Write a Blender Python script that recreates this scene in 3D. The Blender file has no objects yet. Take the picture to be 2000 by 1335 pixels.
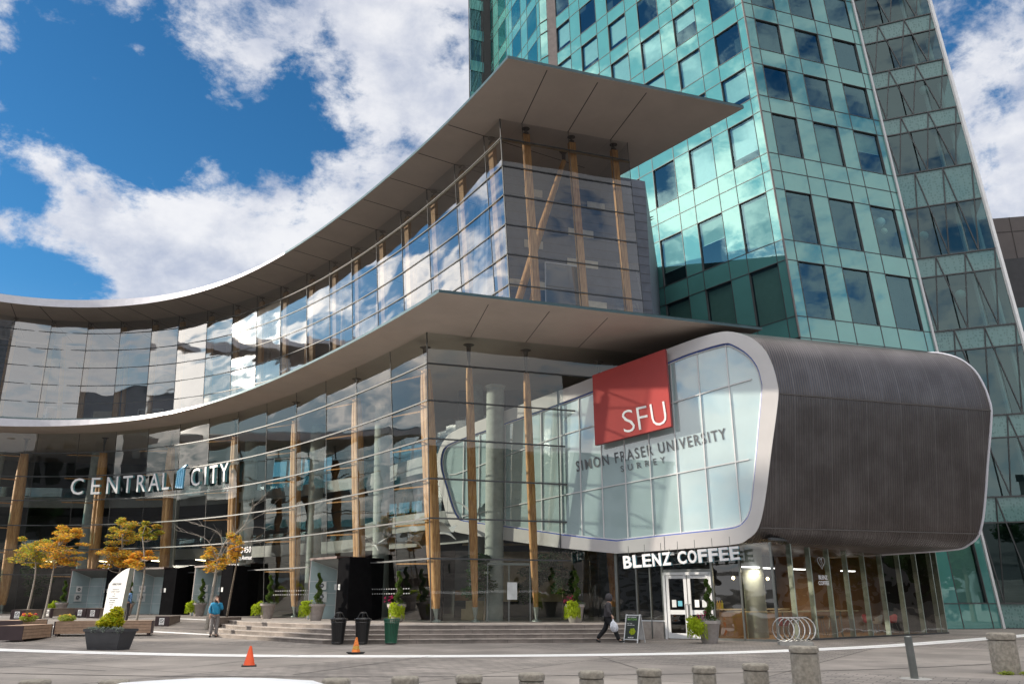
import bpy, bmesh, math, random
import numpy as np
from mathutils import Vector, Matrix
R = math.radians
random.seed(7)
SC = bpy.context.scene
COL = SC.collection
# ------------------------------------------------------------------ camera, sky, sun, exposure
cam = bpy.data.cameras.new('camera'); camo = bpy.data.objects.new('camera', cam); COL.objects.link(camo)
cam.sensor_width = 36; cam.lens = 27.99; cam.clip_end = 6000; cam.clip_start = .05
camo.location = (0, 0, 1.5); camo.rotation_euler = (R(90 + 17.908), 0, 0); SC.camera = camo
SUN_AZ, SUN_EL = 179.0, 12.0            # degrees, counter-clockwise from +X
sd = Vector((math.cos(R(SUN_AZ))*math.cos(R(SUN_EL)), math.sin(R(SUN_AZ))*math.cos(R(SUN_EL)), math.sin(R(SUN_EL))))
sl = bpy.data.lights.new('sun', 'SUN'); slo = bpy.data.objects.new('sun', sl); COL.objects.link(slo)
sl.energy = 2.3; sl.angle = R(1.0); sl.color = (1, .90, .76)
slo.rotation_euler = sd.to_track_quat('Z', 'Y').to_euler()
SC.view_settings.view_transform = 'Standard'; SC.view_settings.look = 'None'
SC.view_settings.exposure = 1.38; SC.view_settings.gamma = 1
SC.render.engine = 'CYCLES'
SC.cycles.use_denoising = True
SC.cycles.max_bounces = 8; SC.cycles.glossy_bounces = 4; SC.cycles.diffuse_bounces = 3
SC.cycles.transparent_max_bounces = 16; SC.cycles.transmission_bounces = 4
SC.cycles.sample_clamp_indirect = 6; SC.cycles.caustics_reflective = False; SC.cycles.caustics_refractive = False

def N(nt, t, **k):
    n = nt.nodes.new(t)
    for a, b in k.items():
        if a == 'ins':
            for i, v in b.items(): n.inputs[i].default_value = v
        else: setattr(n, a, b)
    return n
def math_(nt, op, a, b=None, c=None, clamp=False):
    n = nt.nodes.new('ShaderNodeMath'); n.operation = op; n.use_clamp = clamp
    for i, v in enumerate((a, b, c)):
        if v is None: continue
        if isinstance(v, (int, float)): n.inputs[i].default_value = v
        else: nt.links.new(v, n.inputs[i])
    return n.outputs[0]
def mixc(nt, f, a, b, mode='MIX'):
    n = nt.nodes.new('ShaderNodeMix'); n.data_type = 'RGBA'; n.blend_type = mode
    for i, v in ((0, f), (6, a), (7, b)):
        if isinstance(v, (int, float)): n.inputs[i].default_value = v
        elif isinstance(v, tuple): n.inputs[i].default_value = (*v, 1) if len(v) == 3 else v
        else: nt.links.new(v, n.inputs[i])
    return n.outputs[2]
def ramp(nt, f, lo, hi, a=0., b=1.):
    n = nt.nodes.new('ShaderNodeMapRange'); n.interpolation_type = 'SMOOTHSTEP'
    nt.links.new(f, n.inputs[0]); n.inputs[1].default_value = lo; n.inputs[2].default_value = hi
    n.inputs[3].default_value = a; n.inputs[4].default_value = b
    return n.outputs[0]

W = bpy.data.worlds.new('World'); SC.world = W; W.use_nodes = True
nt = W.node_tree; nt.nodes.clear()
sky = N(nt, 'ShaderNodeTexSky', sky_type='NISHITA', sun_disc=False, sun_elevation=R(SUN_EL), sun_rotation=R(90-SUN_AZ), air_density=1.0, dust_density=.2, ozone_density=4.0)
tc = N(nt, 'ShaderNodeTexCoord'); D = tc.outputs['Generated']
sep = N(nt, 'ShaderNodeSeparateXYZ'); nt.links.new(D, sep.inputs[0])
zz = math_(nt, 'ADD', math_(nt, 'MAXIMUM', sep.outputs[2], 0.0), .22)
cx = math_(nt, 'DIVIDE', sep.outputs[0], zz); cy = math_(nt, 'DIVIDE', sep.outputs[1], zz)
cmb = N(nt, 'ShaderNodeCombineXYZ'); nt.links.new(cx, cmb.inputs[0]); nt.links.new(cy, cmb.inputs[1])
def wnoise(scale, detail, rough, off, dist=0.):
    m = N(nt, 'ShaderNodeMapping'); nt.links.new(cmb.outputs[0], m.inputs[0]); m.inputs[1].default_value = off
    m.inputs[2].default_value = (0, 0, R(35)); m.inputs[3].default_value = (1, .8, 1)
    n = N(nt, 'ShaderNodeTexNoise', ins={'Scale': scale, 'Detail': detail, 'Roughness': rough, 'Distortion': dist}); nt.links.new(m.outputs[0], n.inputs[0])
    return n.outputs[0]
def dnoise(scale, detail, rough, off, zs=1.5):
    m = N(nt, 'ShaderNodeMapping'); nt.links.new(D, m.inputs[0]); m.inputs[1].default_value = off; m.inputs[3].default_value = (1, 1, zs)
    n = N(nt, 'ShaderNodeTexNoise', ins={'Scale': scale, 'Detail': detail, 'Roughness': rough, 'Distortion': .12}); nt.links.new(m.outputs[0], n.inputs[0])
    return n.outputs[0]
n1 = wnoise(1.15, 4, .5, (3.1, 1.7, 0)); n2 = math_(nt, 'ADD', math_(nt, 'MULTIPLY', dnoise(9.5, 12, .64, (.2, .4, 2)), .72), math_(nt, 'MULTIPLY', wnoise(5.2, 8, .60, (.2, .4, 2), .2), .28)); n3 = wnoise(2.0, 5, .55, (.35, .1, 5))
dens = math_(nt, 'ADD', math_(nt, 'MULTIPLY', n1, .30), math_(nt, 'SUBTRACT', math_(nt, 'MULTIPLY', n2, 1.75), .475))
# cloud masses and clear patches by direction: (x, y, z, cosine radius, weight)
BLOBS = [(-0.3933, 0.8347, 0.3854, 0.14, 0.3), (-0.4332, 0.8321, 0.3463, 0.105, 0.24), (-0.2923, 0.8605, 0.4173, 0.122, 0.2), (-0.2341, 0.861, 0.4515, 0.087, 0.14), (-0.2717, 0.8932, 0.3584, 0.14, 0.1), (-0.4098, 0.7064, 0.5771, 0.14, 0.06), (-0.325, 0.7424, 0.5859, 0.14, 0.08), (-0.233, 0.7531, 0.6153, 0.157, 0.1), (-0.1807, 0.7992, 0.5732, 0.157, 0.13), (-0.0906, 0.7921, 0.6036, 0.14, 0.1), (-0.3784, 0.7458, 0.5482, 0.052, -0.14), (-0.2835, 0.789, 0.5451, 0.052, -0.12), (-0.1769, 0.7622, 0.6227, 0.052, -0.12), (-0.2367, 0.7795, 0.5799, 0.052, -0.1), (-0.0873, 0.8521, 0.5161, 0.122, 0.15), (-0.1491, 0.855, 0.4967, 0.087, 0.08), (-0.3244, 0.7686, 0.5513, 0.105, 0.08), (-0.3905, 0.8126, 0.4326, 0.087, 0.1), (-0.5062, 0.6679, 0.5456, 0.07, 0.24), (-0.5237, 0.7183, 0.458, 0.052, 0.3), (-0.5116, 0.7597, 0.4014, 0.07, 0.24), (-0.4739, 0.7773, 0.4138, 0.052, 0.18), (-0.4806, 0.7215, 0.4985, 0.105, -0.22), (-0.4466, 0.7596, 0.4728, 0.105, -0.18), (-0.5276, 0.7801, 0.3364, 0.105, -0.25), (-0.4882, 0.7547, 0.4384, 0.07, -0.12), (-0.3144, 0.8089, 0.4968, 0.105, -0.22), (-0.3803, 0.7822, 0.4935, 0.087, -0.16), (-0.267, 0.8377, 0.4764, 0.087, -0.2), (-0.3928, 0.741, 0.5446, 0.07, -0.12), (-0.2182, 0.819, 0.5306, 0.087, -0.12), (-0.4513, 0.6816, 0.576, 0.052, -0.1), (-0.2212, 0.8492, 0.4795, 0.052, -0.1), (0.4751, 0.6999, 0.5333, 0.105, -0.3), (0.5211, 0.7218, 0.4554, 0.122, 0.3), (0.4564, 0.6828, 0.5706, 0.07, 0.2), (0.5192, 0.6974, 0.494, 0.07, 0.2)]
for (bx, by, bz_, rad, w) in BLOBS:
    dp = N(nt, 'ShaderNodeVectorMath', operation='DOT_PRODUCT'); nt.links.new(D, dp.inputs[0]); dp.inputs[1].default_value = (bx, by, bz_)
    c0, c1 = math.cos(rad*1.25), math.cos(rad*.1); w = w*.66
    dens = math_(nt, 'ADD', dens, ramp(nt, dp.outputs['Value'], c0, c1, 0, w))
back = ramp(nt, sep.outputs[1], .15, -.45, 0, .15)
dens = math_(nt, 'ADD', dens, math_(nt, 'ADD', back, ramp(nt, sep.outputs[2], .70, .88, 0, .28)))
cov = ramp(nt, dens, .50, .74)
sdp = N(nt, 'ShaderNodeVectorMath', operation='DOT_PRODUCT'); nt.links.new(D, sdp.inputs[0]); sdp.inputs[1].default_value = sd
near = ramp(nt, sdp.outputs['Value'], .80, 1.0, 0, 1)
thick = ramp(nt, dens, .6, 1.0)
n4 = dnoise(13, 8, .6, (.1, .3, 9))
lum = math_(nt, 'ADD', .36, math_(nt, 'ADD', math_(nt, 'MULTIPLY', n3, .55), math_(nt, 'MULTIPLY', n4, .45)))
ccol = mixc(nt, ramp(nt, lum, .72, .98), (.19, .212, .27), (.385, .385, .395))
ccol = mixc(nt, ramp(nt, sep.outputs[1], .1, -.5, 0, .7), ccol, (.50, .485, .47))  # unseen clouds behind the camera, made pale to neutralise the fill light
ccol = mixc(nt, ramp(nt, sep.outputs[2], .70, .90), ccol, (1.55, 1.50, 1.42))  # unseen bright cloud overhead, added to light the ground and soffits
ccol = mixc(nt, near, ccol, (1.5, 1.4, 1.28))
ccol = mixc(nt, ramp(nt, sdp.outputs['Value'], .988, .9995, 0, 1), ccol, (9, 8.3, 7.2))
hs = N(nt, 'ShaderNodeHueSaturation', ins={'Saturation': 1.12, 'Value': 1.0}); nt.links.new(sky.outputs[0], hs.inputs['Color'])
skyc = mixc(nt, 1.0, hs.outputs[0], (.048, .066, .068), 'MULTIPLY')
skyc = mixc(nt, ramp(nt, sep.outputs[2], .34, -.02, 0, .92), skyc, (.30, .345, .39))
bgs = N(nt, 'ShaderNodeBackground', ins={'Strength': 1.0}); nt.links.new(skyc, bgs.inputs[0])
bgc = N(nt, 'ShaderNodeBackground', ins={'Strength': .95}); nt.links.new(ccol, bgc.inputs[0])
mx = N(nt, 'ShaderNodeMixShader'); nt.links.new(math_(nt, 'MULTIPLY', cov, .93), mx.inputs[0]); nt.links.new(bgs.outputs[0], mx.inputs[1]); nt.links.new(bgc.outputs[0], mx.inputs[2])
wo = N(nt, 'ShaderNodeOutputWorld'); nt.links.new(mx.outputs[0], wo.inputs[0])

# ------------------------------------------------------------------ materials
M = {}
def mat(name, col, rough=.6, metal=0., spec=.5, var=.12, vs=3., bump=0., bs=20., coat=0., alpha=None, emit=None, es=1.):
    m = bpy.data.materials.new(name); m.use_nodes = True; nt = m.node_tree; b = nt.nodes['Principled BSDF']
    b.inputs['Roughness'].default_value = rough; b.inputs['Metallic'].default_value = metal
    b.inputs['Specular IOR Level'].default_value = spec; b.inputs['Coat Weight'].default_value = coat; b.inputs['Coat Roughness'].default_value = .03
    g = N(nt, 'ShaderNodeNewGeometry')
    n = N(nt, 'ShaderNodeTexNoise', ins={'Scale': vs, 'Detail': 5, 'Roughness': .6}); nt.links.new(g.outputs['Position'], n.inputs[0])
    lo = tuple(c*(1-var) for c in col); hi = tuple(min(1, c*(1+var)) for c in col)
    nt.links.new(mixc(nt, ramp(nt, n.outputs[0], .3, .7), lo, hi), b.inputs['Base Color'])
    if bump:
        n2 = N(nt, 'ShaderNodeTexNoise', ins={'Scale': bs, 'Detail': 4}); nt.links.new(g.outputs['Position'], n2.inputs[0])
        bp = N(nt, 'ShaderNodeBump', ins={'Strength': bump, 'Distance': .02}); nt.links.new(n2.outputs[0], bp.inputs['Height']); nt.links.new(bp.outputs[0], b.inputs['Normal'])
    if name.startswith('leaf') or name.startswith('flower'):
        tl = N(nt, 'ShaderNodeBsdfTranslucent'); b.inputs['Specular IOR Level'].default_value = .2; nt.links.new(b.inputs['Base Color'].links[0].from_socket, tl.inputs[0]); ms = N(nt, 'ShaderNodeMixShader'); ms.inputs[0].default_value = .45
        nt.links.new(b.outputs[0], ms.inputs[1]); nt.links.new(tl.outputs[0], ms.inputs[2]); nt.links.new(ms.outputs[0], nt.nodes['Material Output'].inputs[0])
    if emit: b.inputs['Emission Color'].default_value = (*emit, 1); b.inputs['Emission Strength'].default_value = es
    M[name] = m; return m
def glass(name, tint, base, fk, wav=.02, ws=.5, gcol=(1, 1, 1), opaque=None, rough=0.0):
    """architectural pane: fresnel mix of a tinted transparent layer and a mirror-like layer whose normal is slightly wavy"""
    m = bpy.data.materials.new(name); m.use_nodes = True; nt = m.node_tree; nt.nodes.clear()
    g = N(nt, 'ShaderNodeNewGeometry')
    mp = N(nt, 'ShaderNodeMapping'); nt.links.new(g.outputs['Position'], mp.inputs[0]); mp.inputs[3].default_value = (.7, .7, 1.6)
    n = N(nt, 'ShaderNodeTexNoise', ins={'Scale': ws, 'Detail': 1.5, 'Roughness': .4}); nt.links.new(mp.outputs[0], n.inputs[0])
    bp = N(nt, 'ShaderNodeBump', ins={'Strength': 1.0, 'Distance': wav}); nt.links.new(n.outputs[0], bp.inputs['Height'])
    gl = N(nt, 'ShaderNodeBsdfGlossy', ins={'Color': (*gcol, 1), 'Roughness': rough}); nt.links.new(bp.outputs[0], gl.inputs['Normal'])
    if opaque:
        tr = N(nt, 'ShaderNodeBsdfDiffuse')
        nn = N(nt, 'ShaderNodeTexNoise', ins={'Scale': .8, 'Detail': 3}); nt.links.new(g.outputs['Position'], nn.inputs[0])
        nt.links.new(mixc(nt, nn.outputs[0], tuple(c*.85 for c in opaque), tuple(c*1.15 for c in opaque)), tr.inputs['Color'])
    else: tr = N(nt, 'ShaderNodeBsdfTransparent', ins={'Color': (*tint, 1)})
    dt = N(nt, 'ShaderNodeVectorMath', operation='DOT_PRODUCT'); nt.links.new(g.outputs['Incoming'], dt.inputs[0]); nt.links.new(g.outputs['Normal'], dt.inputs[1])
    fr = math_(nt, 'POWER', math_(nt, 'SUBTRACT', 1.0, math_(nt, 'ABSOLUTE', dt.outputs['Value'])), 4.2)
    fac = math_(nt, 'ADD', math_(nt, 'MULTIPLY', fr, fk), base+.04, clamp=True)
    mx = N(nt, 'ShaderNodeMixShader'); nt.links.new(fac, mx.inputs[0]); nt.links.new(tr.outputs[0], mx.inputs[1]); nt.links.new(gl.outputs[0], mx.inputs[2])
    o = N(nt, 'ShaderNodeOutputMaterial'); nt.links.new(mx.outputs[0], o.inputs[0])
    M[name] = m; return m

glass('glass_upper', (.68, .74, .78), .25, 1.0, .035, .42, rough=.035)
glass('glass_end', (.80, .82, .84), .035, 1.0, .02, .4)
glass('glass_lower', (.78, .82, .80), .035, .9, .03, .35)
glass('glass_shop', (.62, .62, .56), .06, 1.3, .03, .8)
glass('glass_inner', (.42, .66, .70), .05, 1.0, .01, .4)
glass('glass_vestibule', (.40, .58, .60), .10, 1.0, .01, .4, opaque=(.42, .53, .55))
glass('pod_glass', (1, 1, 1), .15, 1.0, .006, .3, opaque=(.44, .57, .58))
glass('tower_spandrel', (1, 1, 1), .17, 1.0, .004, .4, gcol=(.66, .95, .92), opaque=(.075, .235, .22))
glass('tower_glass', (.50, .70, .70), .13, 1.0, .006, .5, gcol=(.45, .76, .84))
glass('prow_glass', (.34, .48, .46), .12, 1.0, .005, .5, gcol=(.55, .75, .76))
mat('soffit', (.58, .50, .445), .7, var=.05, vs=.6)
mat('soffit_inner', (.44, .35, .32), .7, var=.05, vs=.6)
mat('fascia_dark', (.05, .09, .10), .35, metal=.4)
mat('fascia_white', (.62, .61, .66), .35, metal=.2, var=.04)
mat('joint_dark', (.09, .08, .075), .8)
mat('rail_metal', (.075, .078, .08), .5, metal=.3)
mat('rail_wood', (.34, .25, .16), .6)
mat('steel', (.22, .23, .22), .35, metal=.8)
mat('fin_glass', (.30, .36, .32), .3, spec=.6)
mat('galvanised', (.45, .5, .48), .4, metal=.8)
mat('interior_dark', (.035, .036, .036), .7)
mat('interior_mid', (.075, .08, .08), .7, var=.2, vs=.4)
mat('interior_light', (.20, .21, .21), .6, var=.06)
mat('interior_floor', (.28, .26, .24), .35)
mat('slate', (.10, .115, .15), .6, var=.15, vs=1.5)
mat('cream_panel', (.62, .55, .43), .7)
mat('cream_wall', (.55, .44, .27), .7)
mat('white_trim', (.66, .67, .68), .4, var=.03)
mat('white_paint', (.88, .87, .86), .5, var=.04)
mat('white_letter', (.80, .80, .82), .4, var=.02)
mat('grey_letter', (.12, .13, .14), .5)
mat('letter_side', (.22, .5, .55), .5)
mat('icon_blue', (.16, .56, .85), .4, var=.05)
mat('pod_frame', (.55, .53, .525), .35, metal=.15, var=.04, vs=.8)
mat('blue_trim', (.03, .09, .45), .4)
mat('sign_red', (.44, .05, .045), .45, var=.06, vs=.7)
mat('sign_side', (.28, .02, .02), .45)
mat('concrete', (.36, .35, .33), .85, var=.14, vs=5, bump=.4, bs=60)
mat('column_concrete', (.33, .36, .34), .8, var=.1, vs=3, bump=.2, bs=30)
mat('bollard_concrete', (.33, .295, .245), .9, var=.25, vs=14, bump=.9, bs=160)
mat('granite_riser_shaded', (.21, .18, .16), .85, var=.3, vs=1.5)  # tread stone darkened, riser shade is put into the colour
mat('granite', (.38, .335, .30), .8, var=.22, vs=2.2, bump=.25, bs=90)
mat('kerb', (.3, .3, .29), .85, bump=.3)
mat('leaf_orange', (.78, .36, .05), .6, var=.3, vs=9)
mat('leaf_gold', (.72, .50, .07), .6, var=.3, vs=9)
mat('leaf_olive', (.34, .40, .07), .6, var=.3, vs=9)
mat('leaf_dark', (.04, .10, .03), .6, var=.4, vs=6)
mat('leaf_topiary', (.09, .15, .03), .7, var=.4, vs=20)
mat('leaf_lime', (.42, .52, .03), .6, var=.3, vs=25)
mat('leaf_yellow', (.62, .56, .03), .6, var=.25, vs=25)
mat('leaf_grey', (.22, .26, .22), .7, var=.25, vs=25)
mat('flower_pink', (.55, .04, .16), .6); mat('flower_yellow', (.75, .52, .12), .6, var=.2, vs=30)
mat('bark', (.16, .13, .10), .95, var=.4, vs=18, bump=.8, bs=40)
mat('bark_pale', (.33, .30, .26), .95, var=.3, vs=18, bump=.5, bs=40)
mat('soil', (.04, .03, .025), .95)
mat('terracotta_grey', (.38, .34, .32), .85, var=.1, vs=8, bump=.3, bs=40)
mat('pot_dark', (.05, .05, .055), .6)
mat('bench_wood', (.36, .24, .165), .7, var=.15, vs=6)
mat('bench_brown', (.20, .16, .135), .8, var=.15, vs=6)
mat('bench_end', (.055, .035, .038), .6)
mat('bin_black', (.012, .012, .013), .35, coat=.3)
mat('bin_green', (.012, .10, .055), .35, coat=.3)
mat('cone_orange', (.85, .10, .02), .5, var=.06); mat('rubber', (.02, .02, .02), .7)
mat('cone_orange_worn', (.75, .20, .03), .6, var=.35, vs=14)
mat('maroon_frame', (.085, .045, .04), .5)
mat('black_panel', (.010, .010, .011), 1.0, spec=0.)
mat('chrome', (.62, .6, .57), .22, metal=1., var=.05)
mat('skin', (.50, .30, .22), .55); mat('hair_dark', (.035, .018, .013), .6)
mat('jacket_blue', (.01, .22, .40), .65, var=.2, vs=9, bump=.5, bs=14)
mat('trouser_grey', (.20, .185, .18), .85, var=.12, bump=.4, bs=12)
mat('hoodie', (.055, .05, .055), .9, var=.4, vs=30, bump=.4, bs=20)
mat('trouser_black', (.012, .012, .014), .9, bump=.4, bs=12); mat('shoe', (.015, .015, .015), .5)
mat('bag_white', (.62, .64, .70), .4, var=.2, vs=12, bump=.8, bs=20)
mat('purple', (.18, .12, .35), .7)
mat('car_white', (.80, .81, .83), .5, coat=.15, var=.01); mat('car_glass', (.02, .025, .03), .05, coat=1.)
mat('lamp_warm', (.9, .8, .6), .5, emit=(1, .78, .45), es=5.)
mat('lamp_white', (.9, .9, .9), .5, emit=(.95, .95, 1), es=2.)
mat('shop_wood', (.22, .12, .05), .6, var=.15, vs=3); mat('shop_wall', (.30, .16, .07), .7, var=.2, vs=1.)
mat('chair_red', (.42, .03, .04), .5); mat('chair_white', (.6, .58, .55), .5)
mat('blind_sage', (.30, .36, .30), .8, var=.04); mat('blind_grey', (.56, .66, .66), .8, var=.04)
mat('cladding_brown', (.125, .105, .10), .6, var=.07, vs=.8)
mat('city_grey', (.22, .22, .23), .8, var=.2, vs=.15); mat('city_beige', (.34, .31, .27), .8, var=.15, vs=.15)
mat('red_box', (.55, .03, .03), .5); mat('sticker', (.62, .64, .64), .6); mat('poster_blue', (.12, .4, .5), .5)
mat('green_print', (.16, .38, .08), .6); mat('board_black', (.02, .028, .025), .5)
mat('louvre', (.17, .145, .14), .5, metal=.3)
mat('plaid', (.10, .2, .36), .8, var=.8, vs=14)

# timber with grain, glulam
m = mat('timber', (.52, .335, .15), .6); nt = m.node_tree; b = nt.nodes['Principled BSDF']
g = N(nt, 'ShaderNodeNewGeometry'); mp = N(nt, 'ShaderNodeMapping'); nt.links.new(g.outputs['Position'], mp.inputs[0]); mp.inputs[3].default_value = (9, 9, .5)
n = N(nt, 'ShaderNodeTexNoise', ins={'Scale': 2.2, 'Detail': 6, 'Roughness': .65}); nt.links.new(mp.outputs[0], n.inputs[0])
c1 = mixc(nt, ramp(nt, n.outputs[0], .35, .65), (.38, .165, .05), (.64, .34, .12))
nt.links.new(c1, b.inputs['Base Color'])

# paving: pavers, larger slabs, stains
m = mat('paving', (.2, .2, .2), .85); nt = m.node_tree; b = nt.nodes['Principled BSDF']
g = N(nt, 'ShaderNodeNewGeometry'); P = g.outputs['Position']
mp = N(nt, 'ShaderNodeMapping'); nt.links.new(P, mp.inputs[0]); mp.inputs[2].default_value = (0, 0, R(33))
br = N(nt, 'ShaderNodeTexBrick', offset=.5, ins={'Color1': (.335, .30, .272, 1), 'Color2': (.235, .212, .195, 1), 'Mortar': (.09, .085, .08, 1), 'Scale': 1., 'Mortar Size': .011, 'Brick Width': .42, 'Row Height': .21}); nt.links.new(mp.outputs[0], br.inputs[0])
big = N(nt, 'ShaderNodeTexBrick', offset=0., ins={'Color1': (1, 1, 1, 1), 'Color2': (.86, .86, .87, 1), 'Mortar': (.3, .29, .28, 1), 'Scale': 1., 'Mortar Size': .02, 'Brick Width': 5.2, 'Row Height': 3.9}); nt.links.new(mp.outputs[0], big.inputs[0])
nz = N(nt, 'ShaderNodeTexNoise', ins={'Scale': .35, 'Detail': 6, 'Roughness': .65}); nt.links.new(P, nz.inputs[0])
fine = N(nt, 'ShaderNodeTexNoise', ins={'Scale': 22, 'Detail': 5, 'Roughness': .7}); nt.links.new(P, fine.inputs[0])
vor = N(nt, 'ShaderNodeTexWhiteNoise', noise_dimensions='2D')
sn = N(nt, 'ShaderNodeVectorMath', operation='SNAP'); nt.links.new(mp.outputs[0], sn.inputs[0]); sn.inputs[1].default_value = (5.2, 3.9, 1)
nt.links.new(sn.outputs[0], vor.inputs[0])
plain = mixc(nt, fine.outputs[0], (.225, .202, .185), (.375, .338, .305))
patt = mixc(nt, ramp(nt, vor.outputs[0], .45, .46), br.outputs[0], plain)
c = mixc(nt, 1.0, patt, big.outputs[0], 'MULTIPLY')
c = mixc(nt, ramp(nt, nz.outputs[0], .35, .75), mixc(nt, 1.0, c, (.70, .69, .68), 'MULTIPLY'), mixc(nt, 1.0, c, (1.20, 1.18, 1.16), 'MULTIPLY'))
spz = N(nt, 'ShaderNodeTexVoronoi', ins={'Scale': 2.4}); nt.links.new(P, spz.inputs[0])
c = mixc(nt, ramp(nt, spz.outputs['Distance'], .04, .07, .5, 0), c, (.09, .085, .08))
nt.links.new(c, b.inputs['Base Color'])
bp = N(nt, 'ShaderNodeBump', ins={'Strength': .5, 'Distance': .01}); nt.links.new(fine.outputs[0], bp.inputs['Height']); nt.links.new(bp.outputs[0], b.inputs['Normal'])
mat('asphalt', (.05, .05, .052), .9, var=.3, vs=30, bump=.5, bs=120)

# profiled metal of the pod: ribs run round the section, sheets lap every 0.95 m
m = mat('ribbed_metal', (.2, .19, .19), .40, metal=.7); nt = m.node_tree; b = nt.nodes['Principled BSDF']
g = N(nt, 'ShaderNodeNewGeometry')
dp = N(nt, 'ShaderNodeVectorMath', operation='DOT_PRODUCT'); nt.links.new(g.outputs['Position'], dp.inputs[0]); dp.inputs[1].default_value = (.958, .285, 0)
sw = math_(nt, 'SINE', math_(nt, 'MULTIPLY', dp.outputs['Value'], 2*math.pi/.115))
fl = math_(nt, 'FRACT', math_(nt, 'DIVIDE', dp.outputs['Value'], .86))
lap = ramp(nt, fl, .0, .045, 1, 0)
n = N(nt, 'ShaderNodeTexNoise', ins={'Scale': .7, 'Detail': 6, 'Roughness': .65}); nt.links.new(g.outputs['Position'], n.inputs[0])
cc = mixc(nt, ramp(nt, n.outputs[0], .3, .75), (.105, .092, .088), (.175, .158, .155))
cc = mixc(nt, ramp(nt, sw, -1, .6, .45, 0), cc, (.07, .06, .06))
cc = mixc(nt, math_(nt, 'MULTIPLY', lap, .45), cc, (.32, .30, .30))
nt.links.new(cc, b.inputs['Base Color'])
bp = N(nt, 'ShaderNodeBump', ins={'Strength': .5, 'Distance': .02}); nt.links.new(sw, bp.inputs['Height']); nt.links.new(bp.outputs[0], b.inputs['Normal'])
# fritted bands on the prow of the tower: rows of small marks
m = mat('frit_band', (.2, .4, .37), .25, coat=.8); nt = m.node_tree; b = nt.nodes['Principled BSDF']
g = N(nt, 'ShaderNodeNewGeometry')
mp = N(nt, 'ShaderNodeMapping'); nt.links.new(g.outputs['Position'], mp.inputs[0]); mp.inputs[3].default_value = (7, 7, 5.5)
vo = N(nt, 'ShaderNodeTexVoronoi', distance='CHEBYCHEV', ins={'Scale': 1., 'Randomness': .55}); nt.links.new(mp.outputs[0], vo.inputs[0])
dots = ramp(nt, vo.outputs['Distance'], .26, .32, 1, 0)
ring = math_(nt, 'MULTIPLY', dots, ramp(nt, vo.outputs['Distance'], .10, .16))
nt.links.new(mixc(nt, math_(nt, 'MULTIPLY', ring, .55), (.14, .27, .26), (.045, .11, .11)), b.inputs['Base Color'])

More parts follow.
